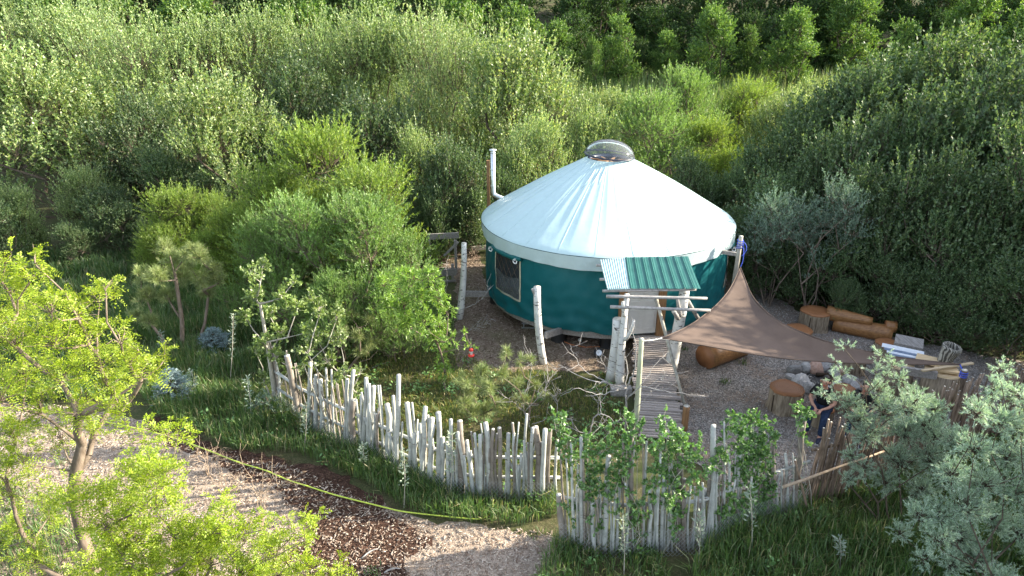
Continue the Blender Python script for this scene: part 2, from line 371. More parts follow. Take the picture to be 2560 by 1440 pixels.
# ------------------------------------------------------------------ grass
def grass(name, poly, dens, hgt, mat, lean=0.42, wid=0.0085, z=0.0, clump=0.55, avoid=None):
    P = scatter(poly, dens); n = len(P)
    # clumpiness: thin out by a cheap value field
    fld = np.sin(P[:, 0]*2.1+np.sin(P[:, 1]*1.7)*1.5)*0.5+np.sin(P[:, 1]*2.9+np.sin(P[:, 0]*3.1))*0.5
    keep = rng.random(n) < (1-clump)+clump*(fld*0.5+0.5)
    if avoid is not None: keep &= ~inside(P, avoid)
    P = P[keep]; fld = fld[keep]; n = len(P)
    h = rng.uniform(*hgt, n)*(0.8+0.3*fld); a = rng.random(n)*6.28+np.sin(P[:, 0])*1.5
    l = np.abs(rng.normal(0, lean, n)); d = np.stack([np.cos(a), np.sin(a)], 1)
    zb = np.array([hill(x, y) for x, y in P])+z
    b = np.c_[P, zb]; m_ = b+np.c_[d*(h*l*0.25)[:, None], h*0.55]; t = b+np.c_[d*(h*l)[:, None], h*(1-0.35*np.minimum(l, 1.2))]
    s_ = np.c_[-d[:, 1], d[:, 0], np.zeros(n)]*wid*rng.uniform(0.6, 1.3, n)[:, None]
    V = np.stack([b, m_-s_, t, m_+s_], 1).reshape(-1, 3)
    return tag(link(name, np_mesh(name, V, np.arange(4*n).reshape(n, 4)), mat), kind='stuff')
G_OUT = pxpoly([(330, 640), (700, 660), (680, 960), (720, 1030), (870, 1112), (1000, 1180), (1200, 1242), (1390, 1245), (1410, 1290), (1300, 1320), (1180, 1312), (1040, 1290), (900, 1205), (740, 1135), (600, 1130), (480, 1080), (390, 1040), (330, 960), (300, 800)])
G_LEFT = pxpoly([(-150, 640), (330, 640), (300, 800), (340, 1000), (120, 1010), (-150, 1000)])
G_LOW = pxpoly([(-200, 1180), (120, 1230), (230, 1330), (420, 1440), (420, 1700), (-200, 1700)])
G_F1 = pxpoly([(1345, 1440), (1395, 1345), (1500, 1350), (1640, 1375), (1665, 1440), (1700, 1600), (1380, 1600)])
G_F2 = pxpoly([(1720, 1440), (1780, 1345), (1880, 1290), (2000, 1255), (2160, 1215), (2320, 1140), (2620, 1080), (2750, 1440), (2700, 1650), (1820, 1650)])
G_IN = pxpoly([(880, 860), (1000, 830), (1140, 880), (1250, 930), (1380, 935), (1560, 940), (1575, 1090), (1420, 1200), (1240, 1225), (1000, 1165), (880, 1080), (760, 1020), (740, 950)])
G_IN2 = pxpoly([(700, 700), (1010, 700), (1130, 760), (1140, 880), (900, 900), (740, 950), (690, 900)])
G_R = pxpoly([(1870, 640), (1930, 735), (2010, 782), (2100, 790), (2260, 842), (2420, 870), (2620, 905), (2750, 880), (2750, 720), (2300, 640), (1900, 590)])
G_RAMPR = pxpoly([(1690, 1090), (1760, 1130), (1730, 1180), (1670, 1160)])
grass('tall_grass', G_OUT, 1350, (0.26, 0.6), L_GRASS)
grass('tall_grass', G_LEFT, 420, (0.3, 0.65), L_GRASS, wid=0.014)
grass('tall_grass', G_LOW, 500, (0.2, 0.4), L_GRASS)
grass('tall_grass', G_F1, 1300, (0.2, 0.42), L_GRASS)
grass('tall_grass', G_F2, 1250, (0.25, 0.6), L_GRASS)
grass('lawn', G_IN, 900, (0.06, 0.2), L_LAWN, 0.6)
grass('lawn', G_IN2, 420, (0.12, 0.35), L_GRASS, 0.5)
grass('tall_grass', G_R, 160, (0.1, 0.35), L_GRASS, 0.6, 0.014)
grass('tall_grass', G_RAMPR, 600, (0.08, 0.25), L_GRASS, 0.6)
def weeds(name, poly, dens, mat, hgt=(0.06, 0.3), ln=0.085, wd=0.045):
    Q = scatter(poly, dens); n = 22; P = np.repeat(Q, n, 0)+rng.normal(0, 0.075, (len(Q)*n, 2)); z = np.repeat(rng.uniform(*hgt, len(Q)), n)*rng.random(len(P))+0.02; a = rng.random(len(P))*6.28
    d = unit(np.stack([np.cos(a), np.sin(a), rng.uniform(-0.2, 0.8, len(P))], 1)); s_ = unit(np.cross(d, np.array([0, 0, 1.0])+rng.normal(0, 0.3, (len(P), 3)))); l = ln*rng.uniform(0.5, 1.3, len(P))[:, None]; w_ = l*(wd/ln)*0.5
    B = np.c_[P, z]; V = np.stack([B, B+d*l*0.5-s_*w_, B+d*l, B+d*l*0.5+s_*w_], 1).reshape(-1, 3)
    return tag(link(name, np_mesh(name, V, np.arange(len(V)).reshape(-1, 4)), mat), kind='stuff')
for pl, dn in ((G_OUT, 2.2), (G_F1, 2.5), (G_F2, 2.2), (G_IN, 2.0), (G_IN2, 3.5), (G_R, 3.0)): weeds('broadleaf_weeds', pl, dn, L_VINE if pl is not G_R else L_DARK)
# small tufts in gravel and on the path
for name, pl, k in (('gravel_tufts', P_GRAVEL, 26), ('path_tufts', P_PATH, 22)):
    Q = scatter(pl, 6)
    if k and len(Q):
        Q = Q[rng.permutation(len(Q))[:k]]; Pn = []
        for q in Q:
            m_ = rng.integers(25, 60); Pn.append(q+rng.normal(0, 0.07, (m_, 2)))
        P = np.concatenate(Pn); n = len(P); a = rng.random(n)*6.28; h = rng.uniform(0.04, 0.13, n); d = np.stack([np.cos(a), np.sin(a)], 1)
        b = np.c_[P, np.full(n, 0.012)]; t = b+np.c_[d*(h*0.6)[:, None], h]; mm = (b+t)/2+np.c_[np.zeros((n, 2)), h*0.15]
        s_ = np.c_[-d[:, 1], d[:, 0], np.zeros(n)]*0.009
        tag(link(name, np_mesh(name, np.stack([b, mm-s_, t, mm+s_], 1).reshape(-1, 3), np.arange(4*n).reshape(n, 4)), L_GRASS), kind='stuff')

# ------------------------------------------------------------------ foliage kit
def kites(P, D, ln, wd, flat=0.9):
    n = len(P); side = unit(np.cross(D, np.array([0, 0, 1.0])*flat+rng.normal(0, 0.75, (n, 3))))
    l = (ln*rng.uniform(0.7, 1.25, n))[:, None]; w_ = (wd*rng.uniform(0.75, 1.2, n))[:, None]/2
    m_ = P+D*l*0.42
    V = np.stack([P, m_-side*w_, P+D*l, m_+side*w_], 1).reshape(-1, 3)
    return V, np.arange(4*n).reshape(n, 4)
def shoots(O, D, L, k, ln, wd, spread=0.75, droop=0.0, lup=0.15):
    n = len(O); t = rng.uniform(0.08, 1.0, (n, k)); Lx = L[:, None, None]
    P = O[:, None, :]+D[:, None, :]*Lx*t[..., None]
    P[..., 2] -= droop*(t**2)*L[:, None]
    Q = unit(D[:, None, :]*(1-spread*0.55)+rng.normal(0, 0.62, (n, k, 3))*spread+np.array([0, 0, lup-droop*0.8]))
    return kites(P.reshape(-1, 3), Q.reshape(-1, 3), ln, wd)
def prisms(A, B, ra, rb, sides=3):
    A = np.asarray(A, float); B = np.asarray(B, float); n = len(A); t = unit(B-A)
    ref = np.where(np.abs(t[:, 2:3]) < 0.9, np.array([[0, 0, 1.0]]), np.array([[1.0, 0, 0]])); x = unit(np.cross(t, ref)); y = np.cross(t, x)
    ra = np.broadcast_to(ra, n)[:, None]; rb = np.broadcast_to(rb, n)[:, None]; V = []
    for c, r in ((A, ra), (B, rb)):
        for j in range(sides):
            q = 2*math.pi*j/sides; V.append(c+(x*math.cos(q)+y*math.sin(q))*r)
    V = np.stack(V, 1).reshape(-1, 3); b = np.arange(n)[:, None]*2*sides
    Fc = np.concatenate([b+np.array([j, (j+1) % sides, sides+(j+1) % sides, sides+j]) for j in range(sides)])
    return V, Fc
def joinVF(L):
    V = []; Fs = []; o = 0
    for v, f in L:
        V.append(v); Fs.append(f+o); o += len(v)
    return np.concatenate(V), np.concatenate(Fs)
def curve_pts(a, b, bend, k=5):
    a = np.asarray(a, float); b = np.asarray(b, float); t = np.linspace(0, 1, k)[:, None]
    return a+(b-a)*t+np.asarray(bend)*(4*t*(1-t))
def skeleton(base, nodes, r0, rmin=0.006, up=0.25, trunk=None):
    """limbs from a base to every node, each joined to the nearest earlier limb point; radii follow what a limb carries"""
    base = np.asarray(base, float); pts = [base]; par = [-1]; plen = [0.0]
    if trunk is not None:
        for p in trunk: pts.append(np.asarray(p, float)); par.append(len(pts)-2); plen.append(plen[-1]+np.linalg.norm(pts[-1]-pts[-2]))
    nodes = sorted([np.asarray(q, float) for q in nodes], key=lambda q: np.linalg.norm(q-base))
    for q in nodes:
        PA = np.array(pts); d = np.linalg.norm(PA-q, axis=1)+0.3*np.array(plen)+np.where(PA[:, 2] > q[2]-0.02, 0.35, 0.0)
        if trunk is None and len(pts) > 3: d[0] += 0.3
        j = int(d.argmin()); a = PA[j]; m_ = (a+q)/2+np.append(rng.normal(0, 0.07, 2), -0.08*up)*np.linalg.norm(q-a)
        pts.append(m_); par.append(j); plen.append(plen[j]+np.linalg.norm(m_-a))
        pts.append(q); par.append(len(pts)-2); plen.append(plen[-1]+np.linalg.norm(q-m_))
    n = len(pts); load = np.zeros(n)
    for i in range(n-1, 0, -1):
        load[i] += 0.5; load[par[i]] += load[i]
    rad = np.maximum(rmin, r0*(load/load[1:].max())**0.62); rad[0] = r0*1.15
    PA = np.array(pts); A, B, ra, rb = [], [], [], []
    for i in range(1, n):
        p = par[i]; A.append(PA[p]); B.append(PA[i]); ra.append(min(rad[p], rad[i]*1.5)); rb.append(rad[i])
    return np.array(A), np.array(B), np.array(ra), np.array(rb)

def bush_tree(name, seed, H, W, mat, bark, nl=26, ns=1400, k=22, leaf=(0.085, 0.036), low=0.2, up=0.55, slen=(0.45, 0.95), stems=4, peak=0.62, droop=0.0, spread=0.75, lobe=(0.12, 0.2), zst=1.0):
    global rng
    rng = np.random.default_rng(seed)
    root = thing(name, '', 'tree')
    Cn = []; Rr = []
    for i in range(nl):
        t = rng.uniform(low, 0.93 if zst == 1 else 0.80); prof = math.sin(math.pi*min(1, max(0.05, ((t-low)/(1.02-low))**peak*0.93+0.07)))**0.6
        a = rng.random()*6.28; rr = (rng.random()**0.45)*W/2*prof*0.8
        Cn.append((rr*math.cos(a), rr*math.sin(a), t*H)); Rr.append(W*rng.uniform(*lobe))
    Cn = np.array(Cn); Rr = np.array(Rr)
    pk = rng.choice(nl, ns, p=Rr**2/np.sum(Rr**2)); dv = rand_unit(ns); dv[:, 2] = np.where(dv[:, 2] < -0.35, -dv[:, 2], dv[:, 2])
    O = Cn[pk]+dv*(Rr[pk]*rng.uniform(0.35, 1.0, ns))[:, None]*np.array([1, 1, zst])
    D = unit(dv*0.6+np.array([0, 0, up])+rng.normal(0, 0.25, (ns, 3))); L = rng.uniform(*slen, ns)
    O[:, 2] = np.maximum(O[:, 2], 0.15)
    V, Fc = shoots(O, D, L, k, leaf[0], leaf[1], spread, droop)
    link('crown', np_mesh(name+'_crown', V, Fc), mat, root)
    parts = []
    for s_ in range(stems):
        b = np.array([rng.normal(0, 0.16), rng.normal(0, 0.16), -0.15]); mine = [Cn[i]-np.array([0, 0, Rr[i]*0.3]) for i in range(nl) if i % stems == s_]
        if mine:
            A, B, ra, rb = skeleton(b, mine, 0.017*H/stems**0.5, 0.008); parts.append(prisms(A, B, ra, rb, 6))
    sub = rng.random(ns) < 0.5; E = O+D*(L*0.8)[:, None]
    parts.append(prisms(Cn[pk][sub]+dv[sub]*(Rr[pk][sub]*0.15)[:, None], O[sub], 0.008, 0.006, 3))
    parts.append(prisms(O[sub], E[sub], 0.006, 0.002, 3))
    V, Fc = joinVF(parts); link('trunk', np_mesh(name+'_trunk', V, Fc), bark, root)
    root['h'] = H; root['w'] = W
    return root
PLACED = set()
def place(tpl, px, Y, pytop, label, group=None, wscale=1.0, rz=None, cat=None, name=None):
    x0 = x_at(px, Y, 3.0); z0 = hill(x0, Y)
    top = at_y(px, pytop, Y)[2]; s_ = max(0.25, (top-z0)/tpl['h'])
    if tpl.name in PLACED: o = copy_tree(tpl)
    else: PLACED.add(tpl.name); o = tpl
    o.location = (x0, Y, z0); o.scale = (s_*wscale, s_*wscale, s_); o.rotation_euler = (0, 0, random.random()*6.28 if rz is None else rz)
    if name: o.name = name
    tag(o, label, cat or 'tree')
    if group: o['group'] = group
    elif 'group' in o: del o['group']
    return o
OL = [bush_tree('grey_green_tree', 11+i, 7.0, 4.4+0.6*(i % 3), L_OLIVE, M_BARKD, nl=24, ns=1500, k=24, low=0.04, leaf=(0.12, 0.055), up=1.15, peak=0.5, slen=(0.6, 1.5), spread=0.62, zst=1.7) for i in range(4)]
OF = [bush_tree('fine_grey_tree', 111+i, 7.0, 5.0+0.7*(i % 3), L_OLIVEF, M_BARKD, nl=26, ns=1750, k=27, low=0.04, leaf=(0.095, 0.042), up=1.3, peak=0.45, slen=(0.6, 1.6), spread=0.6, zst=1.9) for i in range(3)]
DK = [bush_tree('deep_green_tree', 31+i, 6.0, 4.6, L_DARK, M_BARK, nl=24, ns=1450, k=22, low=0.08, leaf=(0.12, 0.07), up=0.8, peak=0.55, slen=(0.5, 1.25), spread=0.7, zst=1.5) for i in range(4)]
BR = [bush_tree('broadleaf_tree', 51+i, 9.0, 5.6, L_BROAD, M_BARKD, nl=34, ns=1500, k=20, low=0.12, leaf=(0.17, 0.11), up=0.35, slen=(0.5, 1.1)) for i in range(3)]
FW = [bush_tree('far_wood_tree', 61+i, 9.0, 5.8, L_FARSHADE, M_BARKD, nl=30, ns=1100, k=20, low=0.1, leaf=(0.18, 0.12), up=0.35, slen=(0.5, 1.2)) for i in range(3)]
WI = [bush_tree('willow', 71+i, 5.0, 3.0, L_WILLOW, M_BARKD, nl=26, ns=1700, k=30, low=0.06, leaf=(0.10, 0.021), up=0.8, peak=0.4, slen=(0.4, 0.9), spread=0.55, zst=1.6) for i in range(3)]
WS = [bush_tree('silver_willow', 81+i, 4.0, 3.6, L_WILLOWS, M_BARK, nl=26, ns=1400, k=30, low=0.08, leaf=(0.09, 0.02), up=0.6, slen=(0.35, 0.7), spread=0.55) for i in range(2)]
SV = [bush_tree('silver_shrub', 91+i, 4.0, 2.8, L_SILV, M_BARK, nl=14, ns=330, k=26, low=0.34, leaf=(0.10, 0.026), up=0.5, slen=(0.35, 0.8), stems=6) for i in range(2)]
# --- left grove
for i, (px, Y, pt, ws, lb) in enumerate([
    (30, 24.6, 470, 1.0, 'pale leafy tree at the far left edge of the grove above the yellow locust'),
    (190, 25.5, 420, 0.95, 'rounded pale green tree low in the left grove, second from the left edge'),
    (130, 29.5, 120, 1.15, 'large pale grey-green tree filling the upper left of the grove'),
    (345, 28.5, 250, 0.8, 'shaded narrow tree in the dark gap left of the spreading sunlit tree'),
    (560, 26.5, 185, 1.05, 'spreading sunlit grey-green tree standing forward in the middle of the left grove'),
    (405, 34.0, 60, 1.1, 'tall pale tree rising behind the dark gap in the left grove'),
    (620, 36.0, 15, 1.0, 'tallest pale tree on the left grove skyline, above the spreading sunlit tree'),
    (790, 31.5, 150, 0.8, 'narrow olive green tree right of the spreading sunlit tree'),
    (860, 36.5, 60, 1.0, 'pale tree on the skyline between the two tallest crowns of the left grove'),
    (1010, 36.0, 15, 1.05, 'tall sun-tipped tree on the skyline left of the yurt dome'),
    (940, 28.5, 225, 0.9, 'grey-green tree with arching sprays behind the pointed yellow willow'),
    (1160, 32.0, 70, 0.85, 'grey slender tree on the skyline above the stove pipe'),
    (1290, 30.0, 85, 0.95, 'grey-green tree directly behind the left slope of the yurt roof'),
    (1400, 34.0, 190, 0.8, 'small pale tree at the right end of the grove behind the yurt'),
    (1330, 26.5, 300, 0.7, 'low grey shrub tree close behind the yurt roof'),
    (250, 38.0, 0, 1.1, 'high crown at the back of the grove near the top left corner'),
    (40, 37.0, -40, 1.1, 'high crown in the very top left corner'),
    (700, 27.5, 300, 0.8, 'shaded tree filling the hollow right of the spreading sunlit tree'),
    (1060, 26.5, 330, 0.7, 'pale tree with loose low branches left of the brown stove post')]):
    place(DK[i % 4] if i in (3, 7, 10, 17) else OF[i % 3] if Y > 30.5 else OL[i % 4], px, Y, pt, lb, 'pale trees of the left grove', ws*1.2)
for i, (px, Y, pt, ws, lb) in enumerate([
    (50, 24.3, 500, 1.3, 'dark green bush at the left edge above the tall grass'),
    (255, 24.5, 480, 1.3, 'dark green bush with dead twigs showing under it left of the pines'),
    (1140, 24.6, 330, 0.8, 'glossy dark green tree just left of the brown stove post'),
    (1015, 24.0, 470, 0.8, 'dark understorey bush above the wooden planter frame'),
    (-70, 23.5, 480, 1.2, 'dark bush cut by the left edge above the tall grass'),
    (150, 23.4, 560, 1.3, 'low dark bush between the locust top and the grove'),
    (345, 24.2, 540, 1.2, 'low dark bush left of the broad yellow willow'),
    (540, 25.0, 430, 1.1, 'dark bush at the foot of the spreading sunlit tree'),
    (690, 24.5, 430, 1.1, 'dark bush behind the left shoulder of the bright willow clump'),
    (420, 26.0, 380, 1.0, 'dark bush in the shaded hollow below the spreading sunlit tree'),
    (850, 25.0, 410, 0.9, 'dark bush behind the pointed willow'),
    (960, 26.0, 400, 0.9, 'dark bush in the hollow right of the pointed willow'),
    (1090, 23.6, 500, 0.8, 'small dark bush behind the planter board'),
    (1175, 24.0, 470, 0.8, 'dark bush filling the corner between planter and stove pipe'),
    (1250, 25.5, 400, 0.8, 'dark bush behind the stove pipe')]):
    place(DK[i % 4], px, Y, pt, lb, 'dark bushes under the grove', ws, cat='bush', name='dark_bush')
# --- willows in the middle left
for i, (px, Y, pt, ws, lb) in enumerate([
    (825, 20.5, 315, 1.2, 'pointed yellow-green willow, tallest of the bright clump left of the yurt'),
    (930, 19.2, 400, 1.3, 'soft green willow on the right shoulder of the bright clump'),
    (700, 20.5, 410, 1.25, 'yellow-green willow on the left shoulder of the bright clump'),
    (430, 22.5, 470, 1.5, 'broad yellow-green willow above the two small pines'),
    (590, 21.0, 500, 1.4, 'low olive willow between the pines and the bright clump'),
    (370, 21.8, 560, 1.3, 'low yellow-green willow left of the young pines'),
    (500, 20.6, 575, 1.2, 'low yellow-green willow right behind the young pines'),
    (520, 23.0, 480, 1.0, 'thin yellow willow tip behind the broad willow')]):
    place(WI[i % 3], px, Y, pt, lb, 'willows left of the yurt', ws)
for i, (px, Y, pt, ws, lb) in enumerate([
    (890, 17.2, 520, 1.1, 'rounded silvery willow bush in front of the bright clump'),
    (745, 17.8, 530, 1.1, 'green willow bush at the foot of the bright clump'),
    (1000, 17.4, 620, 0.9, 'fine-leaved green bush left of the wooden planter'),
    (640, 18.6, 570, 1.0, 'green willow bush behind the slender aspen'),
    (830, 15.9, 700, 0.9, 'low green willow bush behind the aspen saplings'),
    (975, 16.0, 700, 0.85, 'low bright willow bush behind the drooping tree')]):
    place(WS[i % 2], px, Y, pt, lb, 'willow bushes inside the fence', ws, cat='bush')
# --- low bushes behind the yurt
for i, (tp, px, Y, pt, ws, lb) in enumerate([
    (WS[0], 1690, 35, 195, 1.1, 'pale rounded bush behind the yurt in front of the reeds'),
    (WS[1], 1620, 29.5, 265, 1.15, 'smooth silvery bush above the yurt dome'),
    (WI[0], 1775, 29.5, 300, 1.2, 'bright yellow bush lit by sun right of the yurt dome'),
    (WI[1], 1860, 37, 195, 1.5, 'small yellow-green bush at the edge of the reeds'),
    (OL[0], 1480, 28.5, 270, 0.9, 'grey bush behind the top of the yurt roof'),
    (OL[1], 1530, 34.0, 225, 1.0, 'olive bush at the left end of the reeds'),
    (DK[0], 1740, 25.5, 400, 0.9, 'dark bush behind the right slope of the yurt roof'),
    (DK[1], 1830, 25.0, 420, 0.8, 'deep green bush above the right eave of the yurt'),
    (OL[2], 1950, 34.0, 235, 1.1, 'grey-green bush right of the bright yellow bush'),
    (OL[3], 2040, 38.0, 190, 1.0, 'olive bush at the right end of the reeds')]):
    place(tp, px, Y, pt, lb, 'bushes behind the yurt', ws, cat='bush', name='bush')
# --- right grove
for i, (px, Y, pt, ws, lb) in enumerate([
    (1950, 25.5, 320, 1.0, 'dark tree beyond the right eave of the yurt'),
    (2080, 26.5, 190, 1.0, 'tall shaded tree at the left end of the right grove'),
    (2230, 27.5, 120, 1.1, 'tall shaded tree in the middle of the right grove'),
    (2390, 27.0, 90, 1.1, 'tall dark tree right of the middle of the right grove'),
    (2550, 25.5, 60, 1.1, 'tall dark tree at the right edge of the grove'),
    (2010, 22.5, 400, 0.8, 'shaded tree behind the dusky silver shrubs'),
    (2150, 22.0, 270, 0.9, 'shaded tree with a pointed top left of the middle of the right grove'),
    (2310, 22.5, 230, 0.95, 'shaded tree with a broken outline above the log bench'),
    (2470, 21.5, 170, 0.95, 'bushy shaded tree above the carved stump'),
    (2180, 19.8, 430, 0.85, 'dark leafy tree behind the round stump and log bench'),
    (2320, 19.0, 360, 0.85, 'dark tree with bare grey stems right of the log bench'),
    (2460, 18.4, 440, 0.85, 'dark bushy tree low above the hollow carved stump'),
    (2580, 18.0, 330, 0.9, 'fresh green tree cut by the right edge of the picture'),
    (2700, 20.5, 200, 1.0, 'shaded tree outside the right edge behind the fresh green one')]):
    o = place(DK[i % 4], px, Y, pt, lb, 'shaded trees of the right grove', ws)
for i, (px, Y, pt, ws, lb) in enumerate([
    (1950, 19.6, 500, 0.9, 'dusky silver shrub with forked bare stems right of the yurt'),
    (2060, 19.0, 480, 0.9, 'dusky silver shrub just behind the biggest round stump')]):
    place(SV[i % 2], px, Y, pt, lb, 'silver shrubs right of the yurt', ws, cat='shrub')
for i, (px, Y, pt, ws, lb) in enumerate([
    (1895, 20.6, 560, 1.2, 'low dark bush just right of the yurt wall'), (1925, 22.0, 430, 1.1, 'dark bush behind the right eave of the yurt'), (2010, 19.9, 590, 1.3, 'low dark bush under the dusky silver shrubs'),
    (2120, 19.4, 600, 1.3, 'low dark bush behind the biggest round stump'), (2250, 18.4, 640, 1.3, 'low dark bush behind the log bench'), (2330, 17.6, 660, 1.3, 'low dark bush beyond the right end of the log bench'),
    (2420, 17.0, 700, 1.3, 'low dark bush above the carved stump'), (2510, 16.6, 690, 1.3, 'low dark bush behind the fence corner'), (2600, 16.0, 660, 1.3, 'low dark bush cut by the right edge'), (2160, 18.0, 700, 0.9, 'small dark bush between the round stump and the log bench')]):
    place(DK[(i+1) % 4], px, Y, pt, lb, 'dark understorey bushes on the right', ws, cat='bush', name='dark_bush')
# --- trees that stand to the right of the frame and shade the yard
for i, (x, y, h) in enumerate([(16.5, 15.0, 6.2), (16.0, 11.0, 5.6), (15.5, 7.5, 5.6), (17.5, 18.5, 5.6), (14.5, 4.0, 5.6), (20, 22, 6.0), (15.0, 0.0, 5.6)]):
    o = copy_tree(DK[i % 4]); o.location = (x, y, 0); s_ = h*1.12/6.0; o.scale = (s_, s_, s_); o.rotation_euler = (0, 0, i*1.3)
    tag(o, 'shade tree standing outside the right edge of the yard', 'tree', 'shade trees beyond the right fence')
# --- far woods
far = [(1480, 50, 105, 0.55, 'small bright poplar at the left end of the reeds'), (1545, 52, 45, 0.85, 'green tree behind the small bright poplar'),
    (1655, 54, 90, 1.0, 'low green tree beyond the middle of the reeds'), (1770, 51, 25, 0.85, 'sun-tipped tree standing beyond the reeds, tallest of the far row'),
    (1870, 54, 70, 0.8, 'thin dark tree between two sun-tipped trees beyond the reeds'), (1965, 51, 40, 1.0, 'rounded sun-tipped tree with upright sprays beyond the reeds'),
    (2100, 56, -20, 1.0, 'broad sunlit tree at the top right beyond the reeds'), (2240, 46, 60, 0.9, 'yellow-lit tree tips above the right grove'),
    (2400, 46, -10, 0.95, 'large yellow-lit crown near the top right corner'), (2530, 44, 30, 0.95, 'yellow-lit crown in the top right corner'),
    (2330, 41, 110, 0.95, 'green tree just above the middle of the right grove'), (1390, 51, 70, 1.0, 'green tree above the end of the left grove')]
for i, (px, Y, pt, ws, lb) in enumerate(far):
    place(BR[i % 3], px, Y, pt, lb, 'trees beyond the reeds', ws)
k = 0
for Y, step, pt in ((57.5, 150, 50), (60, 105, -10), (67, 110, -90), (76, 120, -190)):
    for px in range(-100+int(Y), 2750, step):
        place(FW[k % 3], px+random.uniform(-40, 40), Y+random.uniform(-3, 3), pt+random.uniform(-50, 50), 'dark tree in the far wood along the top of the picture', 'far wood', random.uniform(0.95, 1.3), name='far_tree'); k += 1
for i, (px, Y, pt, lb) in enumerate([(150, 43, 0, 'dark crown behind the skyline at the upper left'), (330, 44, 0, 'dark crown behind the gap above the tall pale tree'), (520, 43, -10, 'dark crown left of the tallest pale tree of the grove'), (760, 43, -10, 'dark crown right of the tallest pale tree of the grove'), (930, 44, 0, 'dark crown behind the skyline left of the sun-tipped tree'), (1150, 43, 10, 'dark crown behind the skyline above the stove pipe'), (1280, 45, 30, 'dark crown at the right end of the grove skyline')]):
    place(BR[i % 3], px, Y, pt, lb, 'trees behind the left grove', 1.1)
# reeds
rng = np.random.default_rng(5)
def reeds(name, x0, x1, y0, y1, n, hh):
    P = np.c_[rng.uniform(x0, x1, n), rng.uniform(y0, y1, n)]; h = rng.uniform(*hh, n); a = rng.random(n)*6.28; d = np.stack([np.cos(a), np.sin(a)], 1)
    b = np.c_[P, [hill(x, y) for x, y in P]]; t = b+np.c_[d*(h*0.18)[:, None], h]; m_ = b+np.c_[d*(h*0.04)[:, None], h*0.55]
    s_ = np.c_[-d[:, 1], d[:, 0], np.zeros(n)]*0.03
    tag(link(name, np_mesh(name, np.stack([b, m_-s_, t, m_+s_], 1).reshape(-1, 3), np.arange(4*n).reshape(n, 4)), L_REED), kind='stuff')
reeds('reeds', -2, 40, 40, 56, 26000, (1.2, 2.4))
# ------------------------------------------------------------------ yurt
rng = np.random.default_rng(21); random.seed(21)
YC = Vector((2.86, 20.05, 0)); WR, ER, RR_ = 3.66, 3.79, 0.63; Z0, Z1, ZR = 0.58, 2.77, 4.55
def proj(p):
    d = np.asarray(p, float)-np.array([0, 0, CH]); zc = d[1]*cP-d[2]*sP; y = d[1]*sP+d[2]*cP
    return 1280+F*d[0]/zc, 720-F*y/zc
def wpt(th, z, r=WR): return Vector((YC.x+r*math.cos(th), YC.y+r*math.sin(th), z))
def wth(px, z, r=WR):
    T = np.linspace(-math.pi*0.98, -0.06, 3000); return float(min(T, key=lambda t: abs(proj(wpt(t, z, r))[0]-px)))
def vinyl(name, col, rough, spec, bs=0.25, sc=2.2):
    m, n, o = newmat(name); v = world_coords(n); f = noise(n, v, sc, 4, 0.55, 0.6); g = noise(n, v, 9, 3)
    c = ramp(n, g, [(0.3, tuple(a*0.93 for a in col)), (0.7, col)])
    p = princ(n, o, c, rough, spec, f, bs, 0.05); return m
M_ROOF = vinyl('roof_vinyl', (0.43, 0.575, 0.585), 0.36, 0.5, 0.22, 1.6)
M_VAL = vinyl('valance_vinyl', (0.44, 0.545, 0.56), 0.42, 0.4, 0.35, 3.0)
M_WALL = vinyl('teal_wall_fabric', (0.004, 0.105, 0.118), 0.5, 0.3, 0.3, 2.4)
M_TEALROLL = vinyl('teal_flap_fabric', (0.004, 0.10, 0.105), 0.5, 0.3)
M_TANB = simple('tan_binding', (0.42, 0.38, 0.28), (0.56, 0.52, 0.4), 10, 0.8)
M_BLACK = simple('black_plastic', (0.012, 0.012, 0.013), (0.03, 0.03, 0.032), 6, 0.45, 0.4)
M_WHITE = simple('white_paint', (0.50, 0.495, 0.48), (0.58, 0.575, 0.56), 5, 0.5, 0.4, bstr=0.05)
M_STEEL = simple('galvanised_steel', (0.55, 0.58, 0.6), (0.72, 0.75, 0.77), 8, 0.38, 0.5, metal=0.75, bstr=0.05)
M_NAVY = simple('dark_rim_rubber', (0.01, 0.012, 0.03), (0.025, 0.03, 0.06), 6, 0.35, 0.5)
M_INT = simple('interior_wood', (0.2, 0.11, 0.06), (0.32, 0.19, 0.1), 8, 0.7)
M_ROPE = simple('white_rope', (0.7, 0.7, 0.68), (0.82, 0.82, 0.8), 10, 0.8)
M_BLUE = simple('blue_rope', (0.03, 0.06, 0.4), (0.08, 0.14, 0.6), 10, 0.7)
def clearmat(name, tint, refl=0.16, dense=0.12):
    m, n, o = newmat(name); t = N(n, 'ShaderNodeBsdfTransparent'); t.inputs[0].default_value = (*tint, 1)
    g = N(n, 'ShaderNodeBsdfGlossy'); g.inputs['Roughness'].default_value = 0.06
    d = N(n, 'ShaderNodeBsdfDiffuse'); d.inputs[0].default_value = (0.75, 0.8, 0.84, 1)
    lw = N(n, 'ShaderNodeLayerWeight'); lw.inputs[0].default_value = refl
    m0 = N(n, 'ShaderNodeMixShader'); m0.inputs[0].default_value = dense
    n.links.new(t.outputs[0], m0.inputs[1]); n.links.new(d.outputs[0], m0.inputs[2])
    m1 = N(n, 'ShaderNodeMixShader'); n.links.new(lw.outputs['Fresnel'], m1.inputs[0]); n.links.new(m0.outputs[0], m1.inputs[1]); n.links.new(g.outputs[0], m1.inputs[2])
    n.links.new(m1.outputs[0], o.inputs[0]); return m
M_DOME = clearmat('clear_acrylic', (0.96, 0.985, 0.99), 0.16, 0.09)
M_CLEARV = clearmat('clear_vinyl', (0.75, 0.8, 0.85), 0.2, 0.09)
